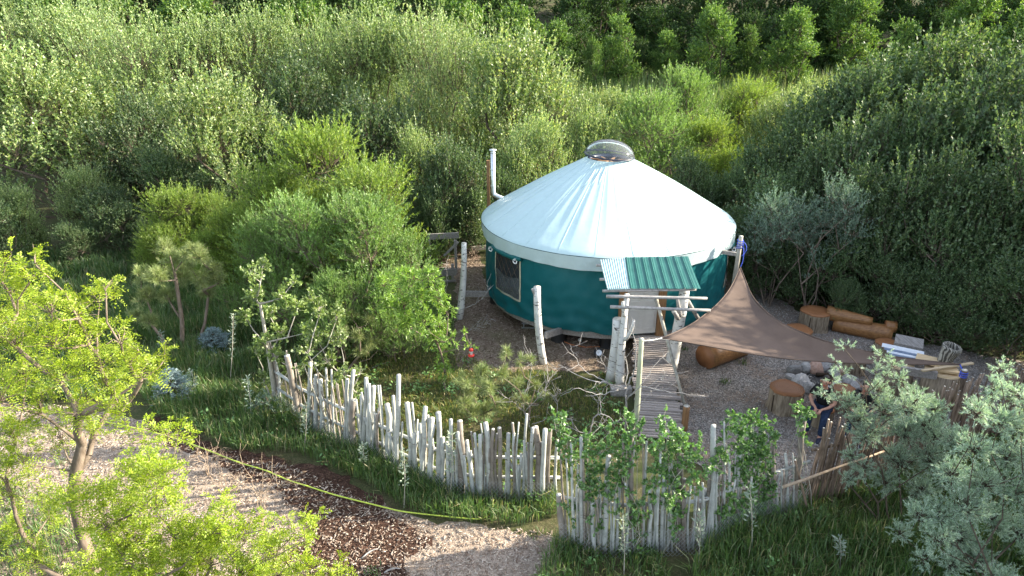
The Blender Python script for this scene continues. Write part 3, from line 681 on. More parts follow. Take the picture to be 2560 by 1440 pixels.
M_SCREEN = simple('dark_screen', (0.012, 0.016, 0.02), (0.03, 0.035, 0.042), 30, 0.6, 0.3)
yurt = thing('yurt', 'round teal yurt with a white conical roof and a clear dome on top', 'yurt', YC)
NS = 48; NT = NS*8
def roofz(th, s):
    sag = -0.018*abs(math.sin(NS*th/2))*math.sin(math.pi*min(1, s*0.98+0.02))**0.8
    wob = 0.012*math.sin(7*th+3*s)+0.008*math.sin(17*th-5*s)
    return ZR+(Z1-ZR)*s+sag+wob*s*(1.0 if s < 0.97 else 0.4)+0.05*math.sin(math.pi*s)
b = MB(); rows = []
SS = [0, .015, .03, .08, .15, .25, .35, .45, .55, .65, .75, .84, .91, .955, .985, 1.0]
for s_ in SS:
    rows.append([wpt(2*math.pi*j/NT, roofz(2*math.pi*j/NT, s_)-(0.02 if s_ == 1 else 0), RR_+(ER-RR_)*s_) for j in range(NT+1)])
b.grid(rows)
roof = b.build('roof', M_ROOF, yurt, True)
b = MB(); rows = []
for t in np.linspace(0, 1, 7):
    row = []
    for j in range(NT+1):
        th = 2*math.pi*j/NT; wv = 0.012*math.sin(23*th+2.2*math.sin(5*th))+0.01*math.sin(41*th+t*3)
        row.append(wpt(th, Z1-0.03-t*(0.36+0.015*math.sin(9*th)), ER+0.012+wv*t-0.03*t))
    rows.append(row)
b.grid(rows); b.build('valance', M_VAL, yurt, True)
# slack ridges in the roof cloth near the crown
b = MB()
for j in range(3):
    th0 = -2.15+0.16*j; pts = []
    for s_ in np.linspace(0.05, 0.34-0.03*(j % 3), 7):
        th = th0+0.05*math.sin(9*s_+j); p = wpt(th, roofz(th, s_)+0.004, RR_+(ER-RR_)*s_); pts.append(p)
    b.tube(pts, [0.002, 0.008, 0.013, 0.012, 0.01, 0.006, 0.002], 6)
b.build('cloth_fold', M_ROOF, yurt, True)
b = MB()
for j in range(24):
    th = 2*math.pi*j/24+0.06; b.tube([wpt(th, roofz(th, s_)+0.002, RR_+(ER-RR_)*s_) for s_ in np.linspace(0.03, 0.985, 14)], 0.006, 4)
tag(b.build('seam', M_ROOF, yurt, True), kind='stuff')
b = MB(); rows = []
def wallr(th, z):
    t = (z-Z0)/(Z1-Z0)
    return WR+0.008*math.sin(19*th+2*z)+(1-t)**2*(0.02*math.sin(8*z*2+5*th+math.sin(11*th)*2)+0.022*math.sin(31*th+6*z))+0.012*math.sin(3*th+1)*math.sin(4*z+6*th)+0.006*math.sin(47*th-9*z)
for z in np.linspace(Z0-0.03, Z1, 26):
    rows.append([wpt(2*math.pi*j/300, z+(0.02*math.sin(13*2*math.pi*j/300) if z < Z0 else 0), wallr(2*math.pi*j/300, z)) for j in range(301)])
b.grid(rows); b.build('wall', M_WALL, yurt, True)
for th in (wth(1330, 1.5), wth(1470, 1.5), wth(1770, 1.5), 0.4, 1.6, 2.7):
    MB().grid([[wpt(th+d, z, wallr(th+d, z)+0.006) for d in (-0.012, 0.012)] for z in np.linspace(Z0-0.02, Z1-0.02, 26)]).build('wall_seam', M_WALL, yurt, True)
b = MB(); b.lathe((YC.x, YC.y, 0), [(0.01, 0.57), (3.55, 0.57), (3.55, 0.36), (0.01, 0.36)], 48); b.build('deck', M_GREYW, yurt)
b = MB(); b.lathe((YC.x, YC.y, 0), [(0.01, 0.60), (3.5, 0.60)], 32); b.build('floor', M_INT, yurt)
for k, (th, r) in enumerate([(wth(1242, 0.5, 3.3), 3.35), (wth(1400, 0.5, 3.2), 3.25), (wth(1520, 0.5, 3.2), 3.25), (wth(1680, 0.4, 3.2), 3.2), (wth(1780, 0.4, 3.2), 3.2), (0.5, 3.0), (2.4, 3.2)]):
    p = wpt(th, 0, r); b = MB(); b.tube([p+Vector((0, 0, -0.03)), p+Vector((0, 0, 0.05)), p+Vector((0, 0, 0.52))], [0.24, 0.22, 0.21], 14); b.build('pier', M_BLACK, yurt)
# dome
b = MB(); tilt = Matrix.Rotation(R(5), 3, 'Y')
prof = [(0.73*math.cos(q), 0.44*math.sin(q)) for q in np.linspace(0, math.pi/2-0.01, 12)]
b.lathe((YC.x, YC.y, ZR+0.08), prof, 48, 0, tilt); dome = b.build('skylight_dome', M_DOME, yurt, True)
b = MB(); b.lathe((YC.x, YC.y, ZR+0.07), [(0.70, -0.02), (0.745, -0.02), (0.755, 0.0), (0.745, 0.02), (0.70, 0.02), (0.70, -0.02)], 48, 0, tilt); b.build('rim', M_NAVY, dome, True)
b = MB(); b.lathe((YC.x, YC.y, ZR), [(0.58, -0.02), (0.625, -0.03), (0.625, -0.16), (0.56, -0.16), (0.56, -0.02), (0.58, -0.02)], 40); b.build('crown_ring', M_NAVY, dome, True)
for k in range(4):
    q = k*math.pi/4+0.3; b = MB(); b.beam((YC.x-0.58*math.cos(q), YC.y-0.58*math.sin(q), ZR-0.1), (YC.x+0.58*math.cos(q), YC.y+0.58*math.sin(q), ZR-0.1), 0.05, 0.04); b.build('crown_spoke', M_INT, dome)
# windows
def wpatch(th0, th1, z0, z1, off, nz=8, nth=10, sag=None):
    P = []
    for i in range(nz+1):
        z = z0+(z1-z0)*i/nz; P.append([])
        for j in range(nth+1):
            th = th0+(th1-th0)*j/nth; zz = z
            if sag and i == nz: zz -= sag*math.sin(math.pi*j/nth)
            P[-1].append(wpt(th, zz, wallr(th, z)+off))
    return P
def window(th0, th1, za, zb, roll=True, both=True):
    wdw = MB().grid(wpatch(th0, th1, za, zb, 0.012)).build('window', M_SCREEN, yurt)
    for (a, c, d, e) in ((th0, th0+0.014, za, zb), (th1-0.014, th1, za, zb), (th0, th1, za-0.02, za+0.035)):
        MB().grid(wpatch(a, c, d, e, 0.02)).build('binding', M_TANB, wdw)
    m = MB()
    for s_ in (-1, 1):
        for k in range(-3, 6):
            t0 = k/5.0; pts = []
            for u in np.linspace(0, 1, 9):
                tt = t0+s_*u*0.6+(0.0 if s_ > 0 else 0.6)
                if 0.03 < tt < 0.97:
                    th = th0+(th1-th0)*tt; z = za+0.05+(zb-za-0.08)*u; pts.append(wpt(th, z, wallr(th, z)+0.017))
            if len(pts) > 1: m.tube(pts, 0.008, 4)
    m.build('lattice', M_BARKD, wdw)
    MB().grid(wpatch(th0+0.012, th1-0.012, za+0.02, za+(zb-za)*0.56, 0.035, 8, 10, 0.09)).build('clear_curtain', M_CLEARV, wdw, True)
    if roll:
        thm = (th0+th1)/2; pts = [wpt(th0-0.02+(th1-th0+0.04)*u, zb+0.06-0.03*math.sin(math.pi*u), WR+0.09) for u in np.linspace(0, 1, 9)]
        MB().tube(pts, [0.05, 0.07, 0.075, 0.07, 0.075, 0.07, 0.08, 0.075, 0.055], 10).build('rolled_flap', M_TEALROLL, wdw, True)
        for th in (th0+0.0, th1-0.02):
            c = wpt(th, zb-0.03, WR+0.17); m = MB()
            for rr, ph in ((0.05, 0), (0.04, 0.6), (0.06, 1.2)):
                m.tube([c+Vector((rr*math.cos(q), 0.02*math.sin(2*q+ph), rr*1.1*math.sin(q)+0.02*ph)) for q in np.linspace(0, 2*math.pi, 14)], 0.008, 5)
            m.build('rope_coil', M_ROPE, wdw)
    return wdw
window(wth(1240, 1.9), wth(1303, 1.5), 1.05, 2.27)
window(wth(1816, 1.9), -0.10, 1.05, 2.27)
# stove pipe
pxy = (x_at(1233, 22.2, 3.2), 22.2)
zt, ze = at_y(1231, 380, 22.2)[2], at_y(1235, 488, 22.2)[2]
b = MB(); cx = pxy[0]
wallp = Vector((YC.x-3.55*math.cos(0.55), YC.y+3.55*math.sin(0.55), ze-0.1))
b.tube([(cx, 22.2, zt), (cx, 22.2, ze+0.12), (cx+0.03, 22.19, ze+0.03), (cx+0.12, 22.15, ze-0.02), wallp], 0.075, 14)
for z in np.arange(ze+0.3, zt, 0.55): b.tube([(cx, 22.2, z), (cx, 22.2, z+0.035)], 0.083, 14)
pipe = b.build('stove_pipe', M_STEEL, yurt, True)
b = MB(); b.lathe((cx, 22.2, zt), [(0.06, 0.0), (0.06, 0.05), (0.11, 0.045), (0.125, 0.06), (0.11, 0.085), (0.005, 0.10)], 16); b.build('pipe_cap', M_STEEL, pipe, True)
px_ = x_at(1221, 22.35, 3.0); b = MB(); b.beam((px_, 22.35, -0.1), (px_, 22.35, at_y(1221, 401, 22.35)[2]), 0.10, 0.10, up=(0, 1, 0))
t = thing('timber_post', 'brown square post standing beside the steel stove pipe', 'post', (px_, 22.35, 0)); b2 = b.build('post', M_BROWNW, t)
# door
thd = wth(1604, 1.5); dn = Vector((math.cos(thd), math.sin(thd), 0)); dt = Vector((-dn.y, dn.x, 0))
Mx = Matrix((dt, dn, Vector((0, 0, 1)))).transposed()
def dpt(x, off, z): return wpt(thd, 0, WR+off)+dt*x+Vector((0, 0, z))
b = MB(); b.box(dpt(0, 0.05, 1.6), (0.84, 0.05, 2.0), Mx)
for zc, hh in ((1.02, 0.55), (1.95, 0.85)):
    for s_ in (-1, 1):
        for (dx, dz, wx, wz) in ((0, hh/2, 0.28, 0.025), (0, -hh/2, 0.28, 0.025), (-0.14, 0, 0.025, hh), (0.14, 0, 0.025, hh)):
            b.box(dpt(s_*0.2+dx, 0.079, zc+dz), (wx, 0.014, wz), Mx)
door = b.build('door', M_WHITE, yurt)
b = MB(); b.lathe(dpt(0.35, 0.1, 1.55), [(0.005, 0.03), (0.03, 0.02), (0.03, -0.02), (0.005, -0.03)], 10); b.build('handle', M_STEEL, door, True)
for s_, wd in ((-1, 0.17), (1, 0.2)):
    MB().box(dpt(s_*0.53, 0.07, 1.4), (wd, 0.14, 2.3), Mx).build('door_post', M_BROWNW, yurt)
MB().box(dpt(0, 0.07, 2.66), (1.25, 0.12, 0.12), Mx).build('door_lintel', M_BROWNW, yurt)

# ------------------------------------------------------------------ porch
porch = thing('porch', 'small porch of birch logs with a corrugated green and pale metal roof over the door', 'porch', (3.4, 15.4, 0))
zt_, zl_ = 2.92, 2.42
TL, TM, TR = at(1500, 650, zt_), at(1565, 645, zt_), at(1720, 641, zt_)
BL, BM_, BRt = at(1519, 725, zl_), at(1577, 723, zl_), at(1752, 722, zl_)
def sheet3(a, b_, c, d, n, amp, prof):
    a, b_, c, d = [Vector([float(q) for q in p]) for p in (a, b_, c, d)]; P = []
    nn = (b_-a).cross(c-a).normalized(); nn = nn if nn.z > 0 else -nn
    for i in range(9):
        v = i/8; P.append([])
        for j in range(n+1):
            u = j/n; p = a.lerp(b_, u).lerp(c.lerp(d, u), v); P[-1].append(p+nn*(amp*prof(u)-0.012*math.sin(v*3.1)))
    return P
def solid(o, th=0.004):
    m = o.modifiers.new('solid', 'SOLIDIFY'); m.thickness = th; m.offset = -1; return o
M_PALEM = simple('pale_corrugated_sheet', (0.36, 0.50, 0.52), (0.46, 0.6, 0.62), 6, 0.4, 0.4, bstr=0.05)
M_GRNM = simple('green_painted_metal', (0.02, 0.115, 0.10), (0.04, 0.16, 0.14), 5, 0.32, 0.5, bstr=0.05)
o = MB().grid(sheet3(TL, TM, BL, BM_, 96, 0.017, lambda u: math.sin(u*2*math.pi*11))).build('metal_sheet', M_PALEM, porch, True); solid(o); o['label'] = 'pale finely corrugated sheet on the left of the roof'
def rib(u):
    t = (u*8+0.3) % 1.0; return max(0, 1-abs(t-0.5)/0.07)*1.0+0.12*max(0, math.sin(t*6.28*3))
TM2 = Vector([float(q) for q in TM])+Vector((-0.03, 0, 0.012)); BM2 = Vector([float(q) for q in BM_])+Vector((-0.03, 0, 0.012))
o = MB().grid(sheet3(TM2, TR, BM2, BRt, 240, 0.028, rib)).build('metal_sheet', M_GRNM, porch); solid(o); o['label'] = 'green ribbed sheet on the right of the roof'
def log(name, a, b_, r0, r1, mat, parent, n=10, bend=(0, 0, 0), k=6, cap=M_CUT, jit=0.05):
    p = curve_pts(a, b_, bend, k); rr = np.linspace(r0, r1, k)
    m = MB().tube(p, list(rr), n, 0, 1, jit); return m.build(name, [mat, cap], parent, True)
# purlins under the sheets
for v, dx in ((0.08, 0.08), (0.55, 0.06), (0.93, 0.05)):
    a = np.array(TL)+(np.array(BL)-np.array(TL))*v; c = np.array(TR)+(np.array(BRt)-np.array(TR))*v
    log('purlin', a+np.array([-0.1, 0, -0.08]), c+np.array([-0.08, 0, -0.08]), 0.035, 0.03, M_DEAD, porch)
# birch posts
YB = 14.75
log('birch_post', at_y(1527, 955, 14.9)*np.array([1, 1, 0])+np.array([0, 0, -0.05]), at_y(1545, 797, 14.9), 0.15, 0.125, M_BIRCH, porch, 12, (0.03, 0, 0))
log('birch_post', at_y(1548, 975, 14.55)*np.array([1, 1, 0])+np.array([0, 0, -0.05]), at_y(1568, 735, 14.8), 0.12, 0.06, M_BIRCH, porch, 12, (-0.03, 0, 0))
log('branch', at_y(1563, 850, 14.6), at_y(1585, 800, 14.5), 0.05, 0.03, M_BIRCH, porch, 8, (0.04, 0, 0))
log('branch', at_y(1560, 790, 14.7), at_y(1557, 755, 14.6), 0.05, 0.04, M_BIRCH, porch, 8)
log('birch_post', at_y(1672, 935, 15.2)*np.array([1, 1, 0])+np.array([0, 0, -0.05]), at_y(1712, 722, 15.4), 0.17, 0.12, M_BIRCH, porch, 12, (0.02, 0, 0))
log('branch', at_y(1700, 790, 15.2), at_y(1693, 745, 15.1), 0.06, 0.035, M_DEAD, porch, 8)
log('branch', at_y(1695, 795, 15.2), at_y(1684, 778, 14.95), 0.06, 0.05, M_DEAD, porch, 8)
log('cross_pole', at_y(1516, 741, 14.7), at_y(1768, 746, 14.7), 0.042, 0.033, M_DEAD, porch)
log('cross_pole', at_y(1526, 767, 14.62), at_y(1776, 776, 14.62), 0.042, 0.034, M_DEAD, porch)
log('brace', at_y(1640, 745, 15.3), at_y(1712, 1015, 13.6), 0.045, 0.035, M_BARKP, porch)
log('brace', at_y(1705, 728, 15.4), at_y(1748, 800, 15.9), 0.055, 0.05, M_DEAD, porch)
# ------------------------------------------------------------------ boardwalk
walk = thing('boardwalk', 'grey plank boardwalk sloping down from the yurt door', 'boardwalk', (3.3, 14.5, 0))
A0, A1 = np.array([3.72, 16.45, 0.50]), np.array([3.2, 12.3, 0.10])
dirw = (A1-A0)/np.linalg.norm(A1-A0); crs = np.array([-dirw[1], dirw[0], 0]); crs /= np.linalg.norm(crs); crs *= (1 if crs[0] > 0 else -1)
npk = 46; pme = None; LW = np.linalg.norm(A1-A0)
for i in range(npk):
    c = A0+(A1-A0)*((i+0.5)/npk); m = MB(); dd = LW/npk-random.uniform(0.014, 0.034)
    if pme is None:
        P = []
        m.box((0, 0, 0), (1, 1, 1)); o = m.build('plank', M_PLANK); o.parent = walk; pme = o.data
    else:
        o = bpy.data.objects.new('plank', pme); C.objects.link(o); o.parent = walk
    ang = math.atan2(crs[1], crs[0])+random.uniform(-0.035, 0.035)
    o.location = Vector([float(q) for q in c])-walk.location+Vector((random.uniform(-0.05, 0.05), 0, random.uniform(-0.006, 0.006)))
    o.rotation_euler = (random.uniform(-0.07, 0.07)-0.1, random.uniform(-0.02, 0.02), ang); o.scale = (1.0+random.uniform(-0.05, 0.07), dd, 0.035)
for s_ in (-0.38, 0.38):
    MB().beam(A0+crs*s_-np.array([0, 0, 0.09]), A1+crs*s_-np.array([0, 0, 0.09]), 0.06, 0.12).build('stringer', M_GREYW, walk)
t = thing('stub_post', 'short brown post at the right foot of the boardwalk', 'post', at(1710, 1075)); p = at(1710, 1075)
log('post', p+np.array([0, 0, -0.1]), p+np.array([0, 0, 0.62]), 0.075, 0.07, M_BROWNW, t)
p = at(1557, 985); t = thing('timber_block', 'grey timber block in the grass left of the boardwalk', 'block', p); MB().box(p+np.array([-0.05, 0, 0.09]), (0.5, 0.22, 0.2)).build('block', M_GREYW, t)

# ------------------------------------------------------------------ loose birch posts that prop the yurt
p = at(1147, 797); t = thing('birch_post', 'tall white birch trunk prop left of the yurt with a grey beam to its floor', 'post', p)
log('trunk', p+np.array([0, 0, -0.1]), at_y(1160, 607, p[1]), 0.115, 0.075, M_BIRCH, t, 12, (0.05, 0, 0))
MB().beam(at_y(1150, 734, p[1]+0.05), wpt(wth(1222, 0.5), 0.5, WR-0.3), 0.08, 0.17).build('beam', M_GREYW, t)
p = at(1361, 908); t = thing('birch_post', 'forked white birch trunk prop standing in front of the yurt window side', 'post', p)
log('trunk', p+np.array([0, 0, -0.1]), at_y(1343, 717, p[1]), 0.10, 0.09, M_BIRCH, t, 12, (-0.06, 0, 0))
log('branch_stub', at_y(1340, 742, p[1]), at_y(1331, 722, p[1]-0.05), 0.04, 0.035, M_DEAD, t, 8)
log('branch_stub', at_y(1349, 800, p[1]), at_y(1343, 782, p[1]-0.08), 0.035, 0.02, M_BIRCH, t, 8)
MB().beam(at_y(1364, 838, p[1]+0.05), wpt(wth(1400, 0.45), 0.42, WR-0.25), 0.09, 0.17).build('beam', M_GREYW, t)

# ------------------------------------------------------------------ shade sail
M_SAIL, n_, o_ = newmat('brown_shade_cloth'); v_ = world_coords(n_, (1, 1, 1)); f_ = noise(n_, v_, 2.0, 4)
wv = N(n_, 'ShaderNodeTexWave'); wv.inputs['Scale'].default_value = 9; wv.inputs['Distortion'].default_value = 1.2; n_.links.new(v_, wv.inputs['Vector'])
cs = ramp(n_, f_, [(0.3, (0.09, 0.062, 0.048)), (0.7, (0.125, 0.089, 0.07))]); princ(n_, o_, cs, 0.75, 0.25, wv.outputs['Fac'], 0.08, 0.02)
def pc(L, n):
    P = np.array([at(a, b_, z) for a, b_, z in L]); q = np.r_[0, np.cumsum(np.linalg.norm(np.diff(P, axis=0), axis=1))]; q /= q[-1]
    u = np.linspace(0, 1, n); o = np.stack([np.interp(u, q, P[:, i]) for i in range(3)], 1)
    for _ in range(3): o[1:-1] = (o[:-2]+2*o[1:-1]+o[2:])/4
    return o
nu = 40
BC = pc([(1655, 845, 2.1), (1740, 860, 1.98), (1860, 882, 1.82), (1960, 897, 1.7), (2100, 907, 1.52), (2250, 911, 1.36), (2400, 912, 1.2)], nu)
AC = pc([(1851, 668, 2.25), (1880, 742, 2.0), (1920, 785, 1.9), (1960, 812, 1.8), (2060, 853, 1.6), (2200, 886, 1.38), (2300, 900, 1.28), (2402, 911, 1.2)], nu)
nvv = 18; BA = pc([(1655, 845, 2.1), (1725, 815, 2.0), (1790, 765, 1.98), (1825, 725, 2.05), (1851, 668, 2.25)], nvv)
P = []
for i in range(nu):
    u = i/(nu-1); P.append([])
    for j in range(nvv):
        v = j/(nvv-1); p = BC[i]*(1-v)+AC[i]*v; off = BA[j]-(BC[0]*(1-v)+AC[0]*v); p = p+off*(1-u)**2
        p = p+np.array([0, 0, -0.16*math.sin(math.pi*v)*math.sin(math.pi*min(1, u*1.15))+0.012*math.sin(j*2.1+u*26)*v**3*(0.3+u)])
        P[-1].append(Vector([float(q) for q in p]))
sail = thing('shade_sail', 'brown triangular shade sail stretched from the yurt over the gravel yard', 'shade sail', P[20][9])
o = MB().grid(P).build('cloth', M_SAIL, sail, True); solid(o, 0.004)
edge = MB()
for L in (BC, AC, BA): edge.tube([Vector([float(q) for q in p]) for p in L], 0.013, 6)
edge.build('edge_webbing', M_SAIL, sail, True)
pt = at_y(1853, 590, 17.3); pb = np.array([pt[0]-0.05, 17.3, -0.1])
t = thing('sail_post', 'grey post wrapped in blue rope at the right side of the yurt', 'post', (pb[0], pb[1], 0)); log('post', pb, pt, 0.075, 0.055, M_BARKP, t)
MB().beam(pt+np.array([-0.35, 0.3, -0.55]), pt+np.array([0.05, 0.05, -0.55]), 0.06, 0.1).build('rail', M_GREYW, t)
m = MB(); A_ = Vector([float(q) for q in AC[0]])
for k in range(4):
    rr = 0.075; z = pt[2]-0.12-0.07*k
    m.tube([Vector((pt[0]+rr*math.cos(q), pt[1]+rr*math.sin(q), z+0.02*math.sin(q+k))) for q in np.linspace(0, 6.28, 12)], 0.012, 5)
m.tube(curve_pts(pt+np.array([0.07, -0.03, -0.2]), AC[0], (0.05, 0, -0.05), 6), 0.011, 5); m.tube(curve_pts(pt+np.array([0.08, -0.05, -0.15]), pt+np.array([0.06, -0.06, -0.55]), (0.1, 0, 0), 6), 0.011, 5)
m.build('blue_rope', M_BLUE, t)
pb = at(1588, 1092); pt = at_y(1604, 846, pb[1]+0.1)
t = thing('sail_post', 'leaning greenish pole rising beside the boardwalk, tied to the shade sail', 'post', pb); log('post', pb+np.array([0, 0, -0.1]), pt, 0.065, 0.05, M_GREENP, t)
MB().tube(curve_pts(pt+np.array([0, 0, -0.05]), BC[0], (0, 0, -0.02), 6), 0.012, 5).build('rope', M_ROPE, t)

# ------------------------------------------------------------------ stumps and log seats
def cutmat(name, a, b_):
    m, n, o = newmat(name); v = coords(n, (1, 1, 1)); w_ = N(n, 'ShaderNodeTexWave', wave_type='RINGS', rings_direction='Z'); w_.inputs['Scale'].default_value = 9; w_.inputs['Distortion'].default_value = 1.5; w_.inputs['Detail Scale'].default_value = 2
    n.links.new(v, w_.inputs['Vector']); f = noise(n, v, 5, 5); c = ramp(n, w_.outputs['Fac'], [(0.2, a), (0.8, b_)]); c2 = mix(n, 0.45, c, ramp(n, f, [(0.3, a), (0.7, b_)]))
    princ(n, o, c2, 0.5, 0.4, w_.outputs['Fac'], 0.15, 0.01); return m
M_RED = cutmat('stained_cut_face', (0.20, 0.085, 0.035), (0.34, 0.15, 0.06))
M_STUMPS = simple('stump_side', (0.10, 0.07, 0.045), (0.38, 0.31, 0.225), 4, 0.75, 0.3, (5, 5, 0.7), 0.7, det=7)
M_LOG = simple('varnished_log', (0.17, 0.075, 0.025), (0.34, 0.17, 0.065), 5, 0.4, 0.45, (0.8, 5, 5), 0.3)
M_CRACK = simple('dark_crack', (0.03, 0.02, 0.012), (0.06, 0.04, 0.025), 8, 0.9)
def stump(px, py_top, r, h, label, lean=0.0, group='stained log stumps in the yard'):
    p = at(px, py_top, h); c = Vector((float(p[0]), float(p[1]), 0)); t = thing('log_stump', label, 'stump', c, group)
    n = 28; ph = random.random()*6; f = lambda q, z: r*(1+0.035*math.sin(3*q+ph)+0.03*math.sin(5*q+2*ph)+0.02*math.sin(11*q)+(0.10 if z < 0.12 else 0.0)*(1+math.sin(4*q+ph))*0.6)
    m = MB(); rows = [[c+Vector((f(q, z)*math.cos(q), f(q, z)*math.sin(q), z)) for q in np.linspace(0, 2*math.pi, n+1)] for z in (-0.03, 0.06, 0.14, h*0.6, h-0.03)]
    m.grid(rows); m.build('side', M_STUMPS, t, True)
    m = MB(); rows = [[c+Vector((f(q, 1)*k*math.cos(q), f(q, 1)*k*math.sin(q), z)) for q in np.linspace(0, 2*math.pi, n+1)] for k, z in ((1.0, h-0.045), (1.02, h-0.02), (0.985, h), (0.6, h+0.002), (0.02, h+0.003))]
    m.grid(rows); m.build('top', M_RED, t, True)
    m = MB()
    for k in range(3):
        q = ph+k*2.2; m.box(c+Vector((f(q, 0.5)*1.003*math.cos(q), f(q, 0.5)*1.003*math.sin(q), h*0.45)), (0.02, 0.02, h*0.75), Matrix.Rotation(q, 3, 'Z'))
    m.build('crack', M_CRACK, t); return t
stump(2040, 776, 0.40, 0.56, 'biggest round stump touching the end of the log bench')
stump(1996, 822, 0.37, 0.42, 'round stump half hidden by the far edge of the shade sail')
stump(2220, 856, 0.29, 0.42, 'low stump in front of the right end of the log bench')
stump(1968, 968, 0.37, 0.58, 'stained stump with flaking grey bark, nearest the boardwalk in the gravel')
stump(2112, 970, 0.24, 0.55, 'narrow stump right of the seated person by the fire ring')
stump(2140, 893, 0.27, 0.42, 'stump beside the fire ring below the sail edge')
a = at(2085, 805, 0.25); b_ = at(2232, 835, 0.25)
t = thing('log_bench', 'long varnished log bench with a carved back at the edge of the trees', 'bench', (a+b_)/2*np.array([1, 1, 0]))
log('seat', a*np.array([1, 1, 0])+np.array([0, 0, 0.22]), b_*np.array([1, 1, 0])+np.array([0, 0, 0.22]), 0.24, 0.25, M_LOG, t, 16, (0, 0, 0), 8, M_RED, 0.02)
a2 = at(2075, 790, 0.5)+np.array([0, 0.22, 0]); b2 = at(2190, 812, 0.5)+np.array([0, 0.2, 0])
log('backrest', a2, b2, 0.22, 0.12, M_LOG, t, 14, (0, 0, 0), 8, M_RED, 0.02)
e = at(2225, 815, 0.45); log('end_block', e+np.array([-0.12, 0.03, 0]), e+np.array([0.14, -0.03, -0.02]), 0.15, 0.16, M_LOG, t, 14, (0, 0, 0), 4, M_RED, 0.02)
a = at(1762, 893, 0.3); b_ = at(1850, 862, 0.3); d = (b_-a); b_ = a+d*1.15
t = thing('fallen_log', 'thick short log lying under the shade sail, cut end facing the boardwalk', 'log', a*np.array([1, 1, 0]))
log('trunk', a, b_, 0.32, 0.31, M_LOG, t, 20, (0, 0, 0), 6, M_RED, 0.02)
MB().beam(a+d*0.3+np.array([-0.1, -0.2, -0.27]), a+d*0.3+np.array([0.1, 0.2, -0.27]), 0.1, 0.08).build('cradle', M_BROWNW, t)
# ------------------------------------------------------------------ fire ring
M_ROCK = simple('field_stone', (0.22, 0.215, 0.21), (0.42, 0.405, 0.39), 5, 0.9, 0.2, (1, 1, 1), 0.4, 0.35)
M_ROCKR = simple('reddish_stone', (0.32, 0.2, 0.15), (0.45, 0.31, 0.25), 5, 0.9, 0.2, (1, 1, 1), 0.4, 0.1)
M_ASH = simple('charred_ash', (0.015, 0.014, 0.014), (0.11, 0.105, 0.1), 9, 0.95, 0.1)
RK = []
for s_ in range(4):
    bm = bmesh.new(); bmesh.ops.create_icosphere(bm, subdivisions=2, radius=1); rr = random.Random(s_)
    pl = [(Vector((rr.gauss(0, 1), rr.gauss(0, 1), rr.gauss(0, 1))).normalized(), rr.uniform(0.62, 0.9)) for _ in range(9)]
    for v in bm.verts:
        for nn, dd in pl:
            k = v.co.dot(nn)
            if k > dd: v.co -= nn*(k-dd)*0.9
    me = bpy.data.meshes.new('stone'); bm.to_mesh(me); bm.free(); RK.append(me)
fc = at(2082, 950); fire = thing('fire_ring', 'ring of field stones round a blackened fire pit in the gravel', 'fire pit', fc)
stones = [(1985, 925, .2, 0), (2012, 920, .2, 0), (2040, 922, .24, 1), (2062, 918, .17, 0), (1978, 945, .17, 0), (2002, 955, .25, 0), (2085, 938, .22, 0), (2105, 932, .16, 1), (2120, 952, .25, 0), (2090, 962, .17, 0), (2022, 972, .2, 0), (2100, 915, .14, 0), (2136, 968, .18, 0), (2060, 975, .18, 0), (2046, 905, .15, 0)]
for i, (px, py, r, k) in enumerate(stones):
    me = RK[i % 4].copy() if k else RK[i % 4]
    o = bpy.data.objects.new('stone', me); C.objects.link(o); o.parent = fire
    if not me.materials: me.materials.append(M_ROCKR if k else M_ROCK)
    if k: me.materials[0] = M_ROCKR; o['label'] = 'reddish stone'
    o.location = Vector([float(q) for q in at(px, py, r*0.45)])-fire.location; o.scale = (r*random.uniform(0.9, 1.2), r, r*random.uniform(0.65, 0.9)); o.rotation_euler = (random.random(), random.random(), random.random()*6)
m = MB(); m.lathe((fc[0], fc[1], 0.0), [(0.62, 0.016), (0.4, 0.03), (0.02, 0.05)], 20); m.build('ash_bed', M_ASH, fire)
for k in range(4):
    q = k*1.4; log('charred_log', fc+np.array([0.4*math.cos(q), 0.4*math.sin(q), 0.08]), fc+np.array([-0.25*math.cos(q+0.4), -0.25*math.sin(q+0.4), 0.16]), 0.05, 0.04, M_CRACK, fire, 7, cap=M_CRACK)
# ------------------------------------------------------------------ slab table on log rounds, boards and carved stump
M_SLAB = simple('pale_slab_wood', (0.50, 0.36, 0.2), (0.66, 0.51, 0.32), 4, 0.7, 0.3, (1, 4, 1), 0.2)
tc = at(2362, 915, 0.86); tb = thing('slab_table', 'rough table of pale slabs on upright log rounds behind the fence corner', 'table', tc*np.array([1, 1, 0]))
def cyl(name, c, r0, r1, h, m1, m2, par, n=18):
    return MB().tube([np.array(c), np.array(c)+np.array([0, 0, h*0.5]), np.array(c)+np.array([0, 0, h])], [r0, (r0+r1)/2, r1], n, 0, 1, 0.04).build(name, [m1, m2], par, True)
p = at(2358, 925, 0.86); cyl('log_round', (p[0], p[1], -0.05), 0.42, 0.38, 0.88, M_STUMPS, M_SLAB, tb)
p2 = at(2250, 905, 0.8); cyl('log_round', (p2[0], p2[1], -0.05), 0.36, 0.33, 0.8, M_STUMPS, M_SLAB, tb)
for (q0, q1, wd, th, z) in (((2290, 893), (2352, 908), 0.42, 0.05, 0.93), ((2335, 915), (2392, 922), 0.5, 0.05, 0.9)):
    MB().beam(at(*q0, z), at(*q1, z), wd, th).build('slab', M_SLAB, tb)
MB().beam(at(2252, 925, 0.86), at(2342, 938, 0.86), 0.10, 0.18).build('beam', M_GREYW, tb)
p = at(2360, 903, 0.95); cs_ = thing('carved_stump', 'hollow grey carved stump pot leaning on the slab table', 'carved stump', p)
